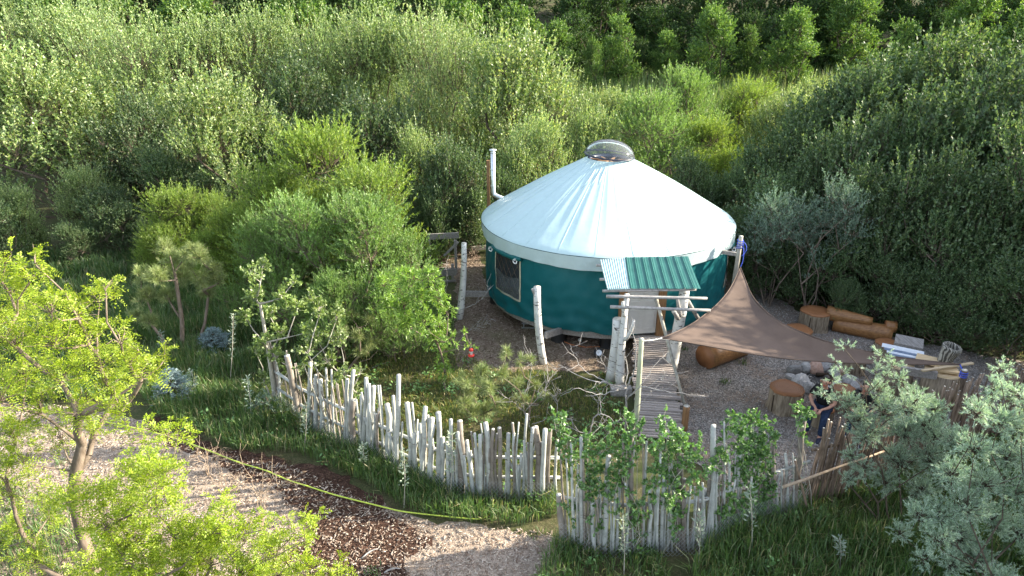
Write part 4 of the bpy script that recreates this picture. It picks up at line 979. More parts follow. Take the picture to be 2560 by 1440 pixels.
M_CARVE, n_, o_ = newmat('carved_grey_bark'); v_ = coords(n_, (1, 1, 0.35)); wv = N(n_, 'ShaderNodeTexWave'); wv.inputs['Scale'].default_value = 7; wv.inputs['Distortion'].default_value = 9; wv.inputs['Detail'].default_value = 3; n_.links.new(v_, wv.inputs['Vector'])
princ(n_, o_, ramp(n_, wv.outputs['Fac'], [(0.2, (0.07, 0.065, 0.055)), (0.8, (0.36, 0.34, 0.29))]), 0.85, 0.2, wv.outputs['Fac'], 0.6, 0.03)
m = MB(); m.lathe(p, [(0.14, -0.02), (0.16, 0.06), (0.17, 0.2), (0.2, 0.34), (0.22, 0.4), (0.2, 0.44), (0.14, 0.44), (0.13, 0.38), (0.11, 0.2), (0.01, 0.15)], 20, 0, Matrix.Rotation(R(8), 3, 'Y') @ Matrix.Rotation(R(10), 3, 'X')); m.build('pot', M_CARVE, cs_, True)
t = thing('loose_board', 'pale lath lying across the slab table end', 'board', at(2372, 918, 0.98)); MB().beam(at(2305, 927, 0.98), at(2432, 908, 0.98), 0.07, 0.035).build('board', M_LATH, t)
t = thing('loose_sheets', 'stack of white and blue metal sheets behind the shade sail tip', 'sheet metal', at(2260, 880, 0.85))
M_SHW = simple('white_sheet', (0.6, 0.64, 0.7), (0.75, 0.78, 0.82), 5, 0.4, 0.4); M_SHB = simple('blue_grey_sheet', (0.1, 0.14, 0.22), (0.18, 0.23, 0.32), 5, 0.4, 0.4)
for k in range(5):
    MB().beam(at(2205+6*k, 862+7*k, 0.88-0.012*k), at(2310+3*k, 884+6*k, 0.88-0.012*k), 0.22, 0.012).build('sheet', M_SHW if k % 2 == 0 else M_SHB, t)
MB().beam(at(2230, 880, 0.4), at(2300, 895, 0.4), 0.6, 0.8).build('crate', M_GREYW, t)
# corner post the sail is tied to
p = at(2398, 1050); pt = at_y(2412, 925, p[1]); t = thing('corner_post', 'brown post at the fence corner where the sail tip is tied', 'post', p)
log('post', p+np.array([0, 0, -0.1]), pt, 0.07, 0.06, M_STICK, t)
m = MB(); m.tube(curve_pts(BC[-1], pt+np.array([0, 0, -0.03]), (0, 0, -0.02), 5), 0.014, 5)
for k in range(3): m.tube([Vector((float(pt[0])+0.07*math.cos(q), float(pt[1])+0.07*math.sin(q), float(pt[2])-0.06-0.05*k)) for q in np.linspace(0, 6.28, 12)], 0.014, 5)
m.build('blue_rope', M_BLUE, t)

# ------------------------------------------------------------------ fences
def pole_obj(par, base, top, r0, r1, mat, bend=(0, 0, 0), name='pole'):
    k = 6; n = 8; p = curve_pts(base, top, bend, k); p[1:-1] += rng.normal(0, r0*0.22, (k-2, 3)); rr = np.linspace(r0, r1, k)*rng.uniform(0.93, 1.07, k)
    return MB().tube(p, list(rr), n, 0, 1, 0.03).build(name, [mat, M_CUT], par, True)
fl = thing('log_fence', 'curved fence of upright whitish peeled logs in front of the yurt yard', 'fence', at(1000, 1182))
bl = [(690, 1010), (760, 1062), (870, 1118), (1000, 1182), (1100, 1228), (1200, 1245), (1400, 1247)]
bx = [q[0] for q in bl]; by = [q[1] for q in bl]
Lst = [(220, 185, 130, 22), (360, 280, 140, 38), (425, 450, 190, 28), (490, 490, 280, 26), (525, 520, 310, 30), (580, 560, 230, 14), (620, 600, 240, 14), (720, 760, 245, 26), (690, 715, 310, 24), (775, 765, 460, 38), (825, 850, 300, 28), (855, 870, 345, 24), (875, 905, 360, 30), (905, 945, 520, 18), (965, 935, 355, 12), (970, 950, 355, 12), (985, 1000, 490, 36), (1040, 1045, 430, 22), (1065, 1085, 280, 30), (1150, 1145, 480, 34), (1190, 1180, 480, 16), (1190, 1215, 690, 30), (1262, 1240, 630, 26), (1250, 1278, 510, 28), (1285, 1295, 570, 20), (1315, 1325, 590, 38), (1360, 1370, 550, 36), (1405, 1405, 730, 28), (1435, 1435, 900, 20), (1475, 1460, 600, 26), (1530, 1525, 610, 40), (1595, 1510, 690, 20), (1625, 1575, 750, 28), (1670, 1670, 710, 26), (1695, 1675, 630, 10), (1725, 1710, 625, 32), (1780, 1765, 670, 24), (1830, 1810, 660, 28), (1865, 1875, 700, 26), (1905, 1905, 625, 16), (1935, 1915, 700, 18), (1955, 1950, 620, 10), (1985, 2008, 560, 18), (2012, 2015, 770, 14), (2035, 2050, 660, 22), (2075, 2070, 655, 40), (2115, 2140, 670, 30), (2175, 2175, 675, 28), (2220, 2230, 750, 20), (1460, 1462, 760, 12), (1500, 1490, 820, 12), (1560, 1555, 860, 14), (800, 795, 560, 14), (745, 745, 520, 16), (935, 925, 560, 16), (1110, 1112, 620, 14), (1640, 1632, 810, 12), (1340, 1345, 640, 14), (1225, 1222, 600, 12)]
for (b0, tx, ty, wpx) in Lst:
    pxb = 620+b0/2.88; pyb = float(np.interp(pxb, bx, by)); p = at(pxb, pyb)+np.array([0, rng.uniform(-0.05, 0.08), -0.08])
    tp = at_y(620+tx/2.88, 840+ty/2.88, p[1]+rng.normal(0, 0.06)); dep = p[1]*cP+8*sP
    r = 1.15*wpx/2.88/2*dep/F; mt = M_POLEB if (wpx > 36 and rng.random() < 0.5) or rng.random() < 0.12 else M_POLE
    pole_obj(fl, p, tp, r*1.08, r*0.92, mt, (rng.normal(0, 0.03), 0, 0))
# thin saplings stuck between the logs in the overgrown left stretch
for k in range(44):
    pxb = rng.uniform(870, 1400); p = at(pxb, float(np.interp(pxb, bx, by)))+np.array([0, rng.uniform(0.02, 0.12), -0.08]); r = rng.uniform(0.018, 0.04); pole_obj(fl, p, p+np.array([rng.normal(0, 0.05), 0, rng.uniform(0.8, 1.55)]), r, r*0.85, M_POLEB if k % 4 == 0 else M_POLE, (rng.normal(0, 0.03), 0, 0))
for k in range(26):
    pxb = rng.uniform(690, 880); p = at(pxb, float(np.interp(pxb, bx, by))-3)+np.array([0, 0.08, -0.08]); pole_obj(fl, p, p+np.array([rng.normal(0, 0.05), 0, rng.uniform(0.9, 1.7)]), 0.022, 0.016, M_POLEB)
for z in (0.85, 0.4):
    q = [at(a, b_)+np.array([0, 0.12, z]) for a, b_ in bl]
    MB().tube([p for p in q], 0.035, 7, 0, 1).build('rail', [M_POLE, M_CUT], fl, True)
ff = thing('sapling_fence', 'front fence of thin whitish saplings and poles overgrown with leafy sprouts', 'fence', at(1650, 1375))
bl2 = [(1395, 1362), (1480, 1378), (1560, 1385), (1740, 1374), (1800, 1350), (1880, 1312), (2010, 1268)]
bx2 = [q[0] for q in bl2]; by2 = [q[1] for q in bl2]
Ls2 = [(200, 170, 830, 42), (335, 338, 400, 26), (290, 262, 440, 18), (240, 180, 480, 16), (255, 225, 520, 12), (365, 350, 500, 14), (395, 385, 520, 12), (440, 425, 860, 28), (465, 455, 870, 16), (515, 545, 540, 36), (560, 555, 800, 14), (575, 600, 780, 16), (600, 590, 800, 18), (620, 625, 600, 14), (655, 655, 400, 16), (675, 668, 740, 14), (718, 728, 280, 32), (740, 740, 430, 10), (790, 800, 450, 10), (808, 830, 430, 20), (845, 855, 770, 26), (880, 885, 720, 18), (915, 915, 780, 28), (950, 960, 700, 26), (970, 975, 690, 14), (905, 935, 480, 18), (1065, 1072, 480, 34), (1095, 1100, 520, 14), (1115, 1115, 710, 26), (1150, 1160, 760, 16), (1180, 1190, 770, 16), (1290, 1300, 660, 26), (1310, 1330, 310, 40), (1255, 1250, 740, 18), (1360, 1365, 640, 18), (1378, 1378, 620, 14), (1415, 1410, 285, 14), (1445, 1440, 500, 18), (1480, 1500, 500, 10), (1530, 1535, 480, 26), (1580, 1580, 640, 16), (1610, 1615, 700, 20), (1660, 1660, 740, 18), (1700, 1705, 780, 22), (1735, 1735, 780, 22), (1772, 1785, 400, 20), (1805, 1800, 780, 20), (1835, 1840, 640, 16), (1862, 1855, 640, 16), (1900, 1870, 520, 20), (1925, 1925, 520, 10), (1950, 2010, 255, 40), (1020, 1015, 560, 14), (990, 1000, 620, 16), (695, 690, 560, 12), (485, 480, 900, 14), (410, 405, 640, 12), (318, 315, 600, 12), (1400, 1395, 560, 14), (1220, 1215, 800, 14)]
for (b0, tx, ty, wpx) in Ls2:
    pxb = 1340+b0/3; pyb = float(np.interp(pxb, bx2, by2)); p = at(pxb, pyb)+np.array([0, rng.uniform(-0.04, 0.06), -0.08])
    tp = at_y(1340+tx/3, 960+ty/3, p[1]+rng.normal(0, 0.04)); dep = p[1]*cP+7.6*sP; r = 1.12*wpx/3/2*dep/F
    pole_obj(ff, p, tp, r*1.08, r*0.92, M_POLEB if rng.random() < 0.28 else M_POLE, (rng.normal(0, 0.02), 0, 0))
for k in range(48):
    pxb = rng.uniform(1420, 1960); p = at(pxb, float(np.interp(pxb, bx2, by2)))+np.array([0, 0.05, -0.08]); pole_obj(ff, p, p+np.array([rng.normal(0, 0.04), 0, rng.uniform(0.8, 1.7)]), 0.02, 0.015, M_POLEB if k % 2 else M_POLE)
MB().tube([at(a, b_)+np.array([0, 0.1, 0.95]) for a, b_ in bl2], 0.035, 7, 0, 1).build('rail', [M_POLE, M_CUT], ff, True)
# wire netting along the foot of both fences
M_WIRE = simple('galvanised_wire', (0.35, 0.38, 0.4), (0.5, 0.53, 0.55), 6, 0.45, 0.5, metal=0.6)
def netting(par, line, h, off):
    P = [at(a, b_)[:2]+np.array([0, off]) for a, b_ in line]; q = np.r_[0, np.cumsum([np.linalg.norm(b_-a) for a, b_ in zip(P, P[1:])])]
    pt_ = lambda s_, z: np.array([np.interp(s_, q, [p[0] for p in P]), np.interp(s_, q, [p[1] for p in P]), z]); A, B = [], []
    st, hz = 0.075, 0.045
    for i in range(int(q[-1]/st)):
        for j in range(int(h/hz)):
            s0 = i*st+(0.5*st if j % 2 else 0); A += [pt_(s0, j*hz), pt_(s0, j*hz)]; B += [pt_(s0+st/2, (j+1)*hz), pt_(s0-st/2, (j+1)*hz)]
    V, Fc = prisms(np.array(A), np.array(B), 0.0022, 0.0022, 3); return link('wire_netting', np_mesh('wire_netting', V, Fc), M_WIRE, par)
netting(ff, bl2, 0.62, -0.12); netting(fl, bl, 0.5, -0.14)
fs = thing('stick_fence', 'brown fence of tightly set thin bark-covered sticks on the right', 'fence', at(2150, 1232))
line = [(2008, 1266), (2150, 1230), (2300, 1165), (2420, 1110), (2560, 1075), (2680, 1040)]
lx = [q[0] for q in line]; ly = [q[1] for q in line]
for k in range(150):
    pxb = 2012+(k+rng.uniform(-0.3, 0.3))*4.3; p = at(pxb, float(np.interp(pxb, lx, ly)))+np.array([0, rng.normal(0, 0.03), -0.08])
    r = rng.uniform(0.014, 0.03); pole_obj(fs, p, p+np.array([rng.normal(0.06, 0.07), rng.normal(0, 0.05), rng.uniform(1.35, 1.95)]), r, r*0.75, M_STICK, (rng.normal(0, 0.03), 0, 0), 'stick')
for z in (0.5, 1.2): MB().tube([at(a, b_)+np.array([0, 0.08, z]) for a, b_ in line], 0.03, 7).build('rail', M_STICK, fs, True)
for px in (2440, 2520, 2600):
    p = at(px, float(np.interp(px, lx, ly)))+np.array([0, 0.1, -0.1]); pole_obj(fs, p, p+np.array([0.1, 0, 2.0]), 0.06, 0.05, M_STICK, name='post')
t = thing('leaning_pole', 'long thin pole leaning slantwise across the stick fence', 'pole', at(1960, 1300)); pole_obj(t, at_y(1955, 1218, 9.7), at_y(2210, 1128, 10.6), 0.028, 0.016, M_DRYTWIG)
t = thing('leaning_stick', 'brown stick leaning against the corner of the sapling fence', 'stick', at(2020, 1290)); pole_obj(t, at(2022, 1288), at_y(1988, 1150, 9.9), 0.024, 0.018, M_STICK)
p = at(1746, 1350); t = thing('leaning_log', 'thick pale log leaning in front of the sapling fence', 'log', p); pole_obj(t, p, at_y(1759, 1224, p[1]+0.1), 0.085, 0.08, M_POLE)
# ------------------------------------------------------------------ hose, feeder, small things
M_HOSE = simple('lime_hose', (0.45, 0.55, 0.07), (0.52, 0.62, 0.1), 6, 0.4, 0.4, bstr=0.02)
hp = np.array([at(a, b_, 0.035) for a, b_ in [(-40, 1018), (120, 1028), (300, 1064), (380, 1082), (450, 1101), (520, 1128), (600, 1160), (665, 1178), (720, 1203), (770, 1218), (830, 1238), (900, 1256), (950, 1268), (1000, 1281), (1080, 1290), (1150, 1297), (1195, 1301), (1218, 1294), (1230, 1278), (1234, 1262)]])
q = np.linspace(0, len(hp)-1, 90); hp = np.stack([np.interp(q, range(len(hp)), hp[:, i]) for i in range(3)], 1)
for _ in range(2): hp[1:-1] = (hp[:-2]+2*hp[1:-1]+hp[2:])/4
hp[:, 2] = 0.06; hp[-8:, 2] += np.linspace(0, 0.12, 8)
tag(MB().tube(hp, 0.0135, 8).build('garden_hose', M_HOSE, None, True), 'lime green garden hose lying along the grass edge', 'hose')
M_REDP = simple('red_plastic', (0.55, 0.02, 0.015), (0.7, 0.04, 0.03), 6, 0.35, 0.5, bstr=0.02)
p = at_y(1178, 884, 14.6); t = thing('bird_feeder', 'red and clear hummingbird feeder hanging near the mulch', 'bird feeder', p)
MB().lathe(p, [(0.01, -0.07), (0.075, -0.065), (0.08, -0.035), (0.03, -0.02)], 14).build('base', M_REDP, t, True)
MB().lathe(p, [(0.03, -0.02), (0.032, 0.02), (0.05, 0.05), (0.045, 0.075)], 14).build('bottle', M_WHITE, t, True)
MB().lathe(p, [(0.045, 0.07), (0.055, 0.08), (0.05, 0.12), (0.01, 0.13)], 14).build('cap', M_REDP, t, True)
MB().tube([p+np.array([0, 0, 0.12]), p+np.array([0.0, 0, 0.42])], 0.004, 4).build('hanger', M_WIRE, t)
p = at(1323, 822); t = thing('metal_stand', 'small grey metal stand under the front edge of the yurt', 'stand', p); m = MB()
for dx in (-0.16, 0.16):
    for dy in (0, 0.3): m.beam(p+np.array([dx, dy, 0]), p+np.array([dx, dy, 0.36]), 0.03, 0.03, up=(0, 1, 0))
for dy in (0, 0.3):
    for z in (0.03, 0.35): m.beam(p+np.array([-0.22, dy, z]), p+np.array([0.22, dy, z]), 0.03, 0.04)
m.build('frame', M_STEEL, t)
cp = [at(a, b_, 0.02) for a, b_ in [(1385, 838), (1400, 850), (1430, 862), (1465, 868), (1500, 866), (1530, 860)]]
tag(MB().tube(cp, 0.011, 6).build('extension_cord', simple('orange_cord', (0.5, 0.16, 0.05), (0.6, 0.2, 0.07), 5, 0.5), None, True), 'thin orange cord on the mulch under the yurt front', 'cord')
p = at(1450, 850, 0.06); tag(MB().lathe(p, [(0.06*math.cos(q), 0.06*math.sin(q)) for q in np.linspace(-1.56, 1.56, 9)], 14).build('ball', M_WHITE, None, True), 'small white ball on the mulch under the yurt', 'ball')
p = at(1497, 882, 0.12); t = thing('cart_wheel', 'small black wheel beside the short birch post', 'wheel', p)
MB().lathe(p, [(0.08, -0.04), (0.12, -0.04), (0.14, 0), (0.12, 0.04), (0.08, 0.04), (0.08, -0.04)], 18, 0, Matrix.Rotation(R(60), 3, 'X')).build('tyre', M_BLACK, t, True)
MB().lathe(p, [(0.01, -0.02), (0.08, -0.03), (0.08, 0.03), (0.01, 0.02)], 12, 0, Matrix.Rotation(R(60), 3, 'X')).build('hub', M_STEEL, t)
# raised planter left of the yurt
p0 = at(1100, 705); t = thing('raised_planter', 'weathered timber planter frame half hidden by bushes left of the yurt', 'planter', p0)
Yp = p0[1]
for (a, b_, wd, ht, Y) in (((1068, 592), (1147, 588), 0.05, 0.2, Yp+0.9), ((1050, 684), (1140, 680), 0.05, 0.24, Yp+0.0), ((1050, 712), (1140, 708), 0.05, 0.24, Yp), ((1110, 640), (1145, 605), 0.07, 0.07, Yp+0.4)):
    MB().beam(at_y(*a, Y), at_y(*b_, Y), wd, ht).build('board', M_GREYW, t)
for (px, py, Y) in ((1138, 600, Yp+0.85), (1072, 600, Yp+0.85), (1131, 660, Yp+0.05), (1048, 655, Yp+0.02)):
    q = at_y(px, py, Y); MB().beam((q[0], q[1], -0.1), q, 0.09, 0.09, up=(0, 1, 0)).build('post', M_GREYW, t)
p = at(1180, 640); t = thing('timber_offcut', 'grey timber end sticking out under the left edge of the yurt', 'timber', p); MB().beam(p+np.array([0, 0, 0.3]), p+np.array([0.8, 0.2, 0.3]), 0.12, 0.14).build('timber', M_GREYW, t)
# ------------------------------------------------------------------ plants drawn branch by branch
def pinnate(O, D, ln, nlf, lw, lfl):
    n = len(O); s_ = np.linspace(0.15, 1.0, nlf); side = unit(np.cross(D, np.array([0, 0, 1.0])+rng.normal(0, 0.35, (n, 3)))); nrm = np.cross(side, D)
    Vs = []
    P = O[:, None, :]+D[:, None, :]*(ln[:, None]*s_)[..., None]; P[..., 2] -= 0.28*ln[:, None]*s_**2
    for sg in (-1, 1):
        d = unit(D[:, None, :]*0.45+sg*side[:, None, :]+nrm[:, None, :]*rng.normal(0.05, 0.2, (n, nlf, 1))+rng.normal(0, 0.12, (n, nlf, 3)))
        Vs.append(leafquads(P.reshape(-1, 3), d.reshape(-1, 3), np.repeat(nrm, nlf, 0), lfl, lw))
    return joinVF(Vs)
def leafquads(P, D, nrm, ln, wd):
    n = len(P); side = unit(np.cross(D, nrm+rng.normal(0, 0.3, (n, 3)))); l = (ln*rng.uniform(0.75, 1.2, n))[:, None]; w_ = (wd*rng.uniform(0.8, 1.15, n))[:, None]/2
    m_ = P+D*l*0.5; V = np.stack([P, m_-side*w_, P+D*l, m_+side*w_], 1).reshape(-1, 3); return V, np.arange(4*n).reshape(n, 4)
def cluster_plant(name, label, cat, base, clusters, mat, bark, style, r0=0.05, trunk=None, dens=1.0, leaf=(0.05, 0.02), group=None, ysp=0.35, twig=0.006, up=0.35, stems=1, leafname='crown', k=14, slen=(0.25, 0.5), droop=0.0, spread=0.8):
    base = np.asarray(base, float); root = thing(name, label, cat, base, group)
    Cn = []; Rr = []
    for c in clusters:
        px, py, Y = c[0], c[1], c[2]+rng.normal(0, ysp); p = at_y(px, py, Y); p[2] = max(p[2], 0.12); Cn.append(p); Rr.append(c[3])
    Cn = np.array(Cn); Rr = np.array(Rr); parts = []
    grp = [[] for _ in range(stems)]
    for i, c in enumerate(Cn): grp[i % stems].append(c-np.array([0, 0, Rr[i]*0.4]))
    for s_ in range(stems):
        b = base+(np.array([rng.normal(0, 0.15), rng.normal(0, 0.12), 0]) if stems > 1 else 0)
        if grp[s_]: parts.append(prisms(*skeleton(b+np.array([0, 0, -0.1]), grp[s_], r0/stems**0.4, twig, 0.3, trunk), 7))
    ns = np.maximum(3, (dens*60*(Rr/0.4)**2).astype(int)); idx = np.repeat(np.arange(len(Cn)), ns); n = len(idx); dv = rand_unit(n)
    O = Cn[idx]+dv*(Rr[idx]*rng.uniform(0.1, 0.75, n))[:, None]*np.array([1, 1, 0.85]); D = unit(dv*0.75+np.array([0, 0, up])+rng.normal(0, 0.3, (n, 3))); L = rng.uniform(*slen, n)*np.clip(Rr[idx]/0.35, 0.6, 1.2)
    parts.append(prisms(Cn[idx]-np.array([0, 0, 1])*(Rr[idx]*0.3)[:, None], O, twig*0.8, twig*0.55, 3)); parts.append(prisms(O, O+D*L[:, None], twig*0.55, twig*0.25, 3))
    if style == 'pinnate':
        m_ = k; t = rng.uniform(0.1, 1.0, (n, m_)); P = (O[:, None]+D[:, None]*(L[:, None]*t)[..., None]).reshape(-1, 3)
        Dl = unit(np.repeat(D, m_, 0)*0.5+rng.normal(0, 0.6, (n*m_, 3))+np.array([0, 0, -0.05])); VF = pinnate(P, Dl, rng.uniform(0.12, 0.22, len(P)), 6, leaf[1], leaf[0])
    elif style == 'needle':
        m_ = k; E = O+D*L[:, None]*0.7; Q = unit(np.repeat(D, m_, 0)*0.75+rng.normal(0, 0.6, (n*m_, 3))); P = np.repeat(E, m_, 0)-np.repeat(D, m_, 0)*rng.uniform(0, 0.12, n*m_)[:, None]
        VF = kites(P, Q, leaf[0], leaf[1])
    else:
        VF = shoots(O, D, L, k, leaf[0], leaf[1], spread, droop)
    link(leafname, np_mesh(name+'_leaves', *VF), mat, root); V, Fc = joinVF(parts); link('trunk' if cat in ('tree', 'bush') else 'stem', np_mesh(name+'_stems', V, Fc), bark, root); return root
rng = np.random.default_rng(77); random.seed(77)
# locust in the lower left corner
YL = 8.6
c1 = [(70, 690, .26), (85, 650, .2), (60, 765, .3), (125, 770, .3), (20, 720, .28), (35, 850, .36), (190, 780, .3), (245, 745, .24), (262, 720, .16), (130, 850, .34), (215, 845, .32), (60, 935, .36), (150, 940, .34), (245, 905, .32), (300, 850, .24), (345, 870, .2), (280, 965, .3), (190, 1025, .32), (100, 1020, .34), (35, 1085, .34), (300, 1015, .26), (350, 940, .24), (375, 925, .18), (320, 900, .24), (-30, 800, .4), (-40, 950, .4), (60, 1145, .3), (25, 1230, .3), (50, 1320, .28), (120, 1280, .24), (15, 1400, .3), (90, 1400, .3), (-30, 1150, .4), (150, 1090, .26), (230, 1080, .2), (410, 890, .14), (0, 990, .34), (10, 650, .22)]
b0 = at(243, 1452); tr = [at_y(205, 1340, YL), at_y(185, 1245, YL), at_y(190, 1180, YL-0.05), at_y(205, 1110, YL)]
cluster_plant('locust_tree', 'bright yellow-green locust tree with a dark leaning trunk in the lower left corner', 'tree', b0, [(a, b_, YL, r*0.85) for a, b_, r in c1], L_LOCUST, M_BARK, 'pinnate', 0.095, tr, 0.62, (0.044, 0.017), ysp=0.45, twig=0.010, k=6, slen=(0.16, 0.34))
c2 = [(340, 1190, .26), (405, 1200, .26), (300, 1250, .26), (150, 1230, .16), (205, 1240, .2), (385, 1262, .26), (265, 1310, .24), (345, 1340, .28), (432, 1330, .25), (500, 1340, .24), (440, 1405, .28), (525, 1400, .25), (560, 1290, .17), (545, 1345, .2), (610, 1345, .22), (675, 1380, .2), (600, 1425, .24), (700, 1430, .22), (650, 1320, .1), (760, 1345, .13), (795, 1305, .1), (735, 1330, .12), (845, 1420, .12), (300, 1400, .28), (375, 1440, .3), (480, 1455, .3), (650, 1460, .28), (760, 1440, .16), (230, 1420, .22), (420, 1085, .13), (350, 1095, .13), (445, 1075, .1), (700, 1350, .12)]
YM = 7.5; b0 = at_y(470, 1720, YM); b0[2] = 0
cluster_plant('locust_tree', 'second bright locust with loose leafy sprays along the bottom edge left of the dark mulch', 'tree', b0, [(a, b_, YM, r) for a, b_, r in c2], L_LOCUST, M_BARK, 'pinnate', 0.05, None, 1.0, (0.045, 0.019), ysp=0.3, twig=0.006, k=6, stems=3, slen=(0.2, 0.45))
# silver willow in the lower right corner
s1 = [(2060, 985, .1), (2080, 950, .09), (2150, 1045, .2), (2112, 868, .1), (2090, 905, .08), (2105, 935, .1), (2205, 890, .12), (2232, 915, .13), (2190, 930, .13), (2250, 950, .16), (2200, 975, .2), (2120, 1010, .18), (2210, 1030, .24), (2290, 1000, .2), (2335, 1025, .2), (2260, 1080, .27), (2340, 1085, .26), (2165, 1085, .24), (2250, 1150, .26), (2330, 1150, .26), (2160, 1170, .16), (2215, 1205, .2), (2400, 1105, .24), (2130, 1140, .14), (2120, 1200, .12), (2300, 1220, .24), (2370, 1200, .24), (2310, 1060, .24), (2270, 1020, .22)]
b0 = at(2250, 1330); cluster_plant('silver_willow', 'feathery silver-green shrub rising over the stick fence in front of the fire ring', 'shrub', b0, [(a, b_, b0[1]+0.25, r*(0.85 if b_ < 980 else 1.12)) for a, b_, r in s1], L_SAGE, M_BARKD, 'shoot', 0.028, None, 3.7, (0.055, 0.0088), ysp=0.22, stems=4, k=28, slen=(0.15, 0.3), spread=0.6)
s2 = [(2500, 925, .1), (2485, 970, .16), (2540, 985, .16), (2445, 1030, .16), (2500, 1050, .22), (2555, 1070, .22), (2440, 1120, .22), (2520, 1140, .25), (2380, 1180, .2), (2460, 1205, .25), (2540, 1225, .25), (2420, 1265, .25), (2350, 1285, .24), (2400, 1335, .25), (2485, 1300, .25), (2550, 1330, .25), (2450, 1400, .25), (2550, 1410, .25), (2380, 1410, .2), (2300, 1290, .2), (2310, 1395, .15), (2275, 1430, .15), (2345, 1350, .2), (2250, 1330, .14), (2600, 1150, .3), (2610, 1300, .3), (2500, 1460, .25), (2590, 1020, .2)]
b0 = at(2480, 1520); cluster_plant('silver_willow', 'dense silver-green shrub cut off by the lower right corner', 'shrub', b0, [(a, b_, b0[1]+0.5, r*1.12) for a, b_, r in s2], L_SAGE, M_BARKD, 'shoot', 0.028, None, 3.7, (0.055, 0.0088), ysp=0.3, stems=5, k=28, slen=(0.15, 0.3), spread=0.6)
# leafy sprouts on the sapling fence
def vine(label, L, base, dens=3.0, mat=L_VINE, nm='leafy_sprout'):
    L = L+[(a+rng.uniform(-8, 8), b_+34+rng.uniform(-6, 8), r*0.62) for a, b_, r in L]+[(a+rng.uniform(-10, 10), b_+72+rng.uniform(-10, 14), r*0.5) for a, b_, r in L if r > 0.115]
    b0 = at(*base); return cluster_plant(nm, label, 'climbing plant', b0, [(a, b_, float(at(a, float(np.interp(a, bx2, by2)))[1])-0.03, r) for a, b_, r in L], mat, M_BARKP, 'shoot', 0.012, None, dens*0.8, (0.05, 0.044), 'sprouting leaves on the fences', 0.06, 0.004, 0.3, 4, 'foliage', 13, (0.12, 0.25), 0.1, 0.95)
vine('bright sprouts at the left end of the sapling fence', [(1385, 1040, .1), (1400, 1065, .14), (1420, 1105, .14), (1470, 1100, .15), (1500, 1130, .15), (1520, 1080, .12), (1480, 1165, .15), (1515, 1180, .16), (1540, 1205, .14), (1475, 1215, .12), (1425, 1260, .11), (1545, 1130, .14), (1490, 1285, .1), (1440, 1150, .09), (1500, 1230, .13)], (1480, 1376))
vine('sprouts crowding the tall pole of the sapling fence', [(1565, 1045, .13), (1590, 1065, .13), (1570, 1095, .12), (1560, 1170, .1), (1600, 1270, .14), (1595, 1300, .12), (1570, 1230, .08), (1585, 1120, .08)], (1585, 1384))
vine('sprouts on the middle of the sapling fence left of the leaning log', [(1660, 1035, .08), (1665, 1070, .12), (1690, 1085, .14), (1640, 1110, .13), (1665, 1120, .15), (1710, 1105, .13), (1640, 1165, .14), (1680, 1180, .15), (1700, 1230, .13), (1675, 1250, .13), (1730, 1150, .13), (1750, 1110, .1), (1690, 1290, .12), (1735, 1190, .1), (1625, 1210, .1)], (1680, 1378))
vine('thick leafy mass at the right end of the sapling fence', [(1825, 1045, .13), (1850, 1075, .15), (1885, 1050, .15), (1915, 1065, .14), (1925, 1095, .13), (1890, 1105, .17), (1860, 1120, .16), (1905, 1140, .16), (1870, 1160, .15), (1910, 1185, .16), (1880, 1205, .15), (1845, 1180, .13), (1925, 1215, .13), (1810, 1100, .1), (1800, 1140, .12), (1775, 1160, .1), (1820, 1245, .15), (1855, 1265, .16), (1800, 1275, .14), (1880, 1285, .14), (1840, 1300, .13), (1900, 1250, .12)], (1860, 1318), 3.6)
vine('small green tuft sprouting from the top of the corner pole', [(2005, 1018, .1), (2015, 1035, .12), (2000, 1045, .09)], (1995, 1272), 3.6)
# young aspens on the left stretch of the log fence
a1 = [(632, 685, .18), (655, 670, .14), (640, 740, .22), (675, 785, .2), (615, 790, .16), (705, 735, .18), (700, 830, .2), (742, 765, .2), (660, 850, .18), (735, 700, .12), (765, 825, .18), (690, 890, .17), (640, 880, .14), (660, 950, .14), (720, 920, .12)]
b0 = at(690, 1008); cluster_plant('young_aspen', 'slender pale-trunked aspen at the left end of the log fence', 'tree', b0, [(a, b_, b0[1], r) for a, b_, r in a1], L_ASPEN, M_BARKP, 'shoot', 0.05, [at_y(672, 880, b0[1]), at_y(650, 760, b0[1])], 2.2, (0.062, 0.052), ysp=0.22, k=13, slen=(0.18, 0.36))
a2 = [(800, 770, .2), (790, 835, .2), (840, 790, .2), (850, 850, .18), (770, 880, .16), (820, 900, .18), (760, 910, .12), (860, 930, .15), (780, 745, .12), (890, 980, .12), (870, 1030, .11), (900, 930, .12), (835, 960, .12), (875, 1080, .08)]
b0 = at(800, 1085); cluster_plant('young_aspen', 'yellow-green aspen saplings sprouting through the overgrown part of the log fence', 'tree', b0, [(a, b_, b0[1]+0.1, r) for a, b_, r in a2], L_ASPEN, M_BARKP, 'shoot', 0.03, None, 2.2, (0.06, 0.05), ysp=0.2, stems=4, k=13, slen=(0.18, 0.36))
d1 = [(1020, 690, .22), (1075, 690, .2), (1050, 740, .26), (1010, 760, .24), (1095, 745, .18), (1060, 800, .24), (1015, 805, .22), (1100, 815, .2), (1110, 875, .18), (1090, 845, .2), (1112, 925, .14), (975, 760, .2), (1120, 780, .12), (1105, 720, .1), (960, 710, .2), (1125, 845, .1), (1110, 960, .09), (1165, 835, .02), (1178, 862, .02)]
b0 = at(1108, 1005); cluster_plant('drooping_tree', 'bright green drooping young tree on the lawn inside the log fence', 'tree', b0, [(a, b_, b0[1]+0.5, r) for a, b_, r in d1], L_PEACH, M_BARK, 'shoot', 0.03, None, 2.2, (0.11, 0.024), ysp=0.25, k=16, slen=(0.2, 0.4), droop=0.35, spread=0.7)
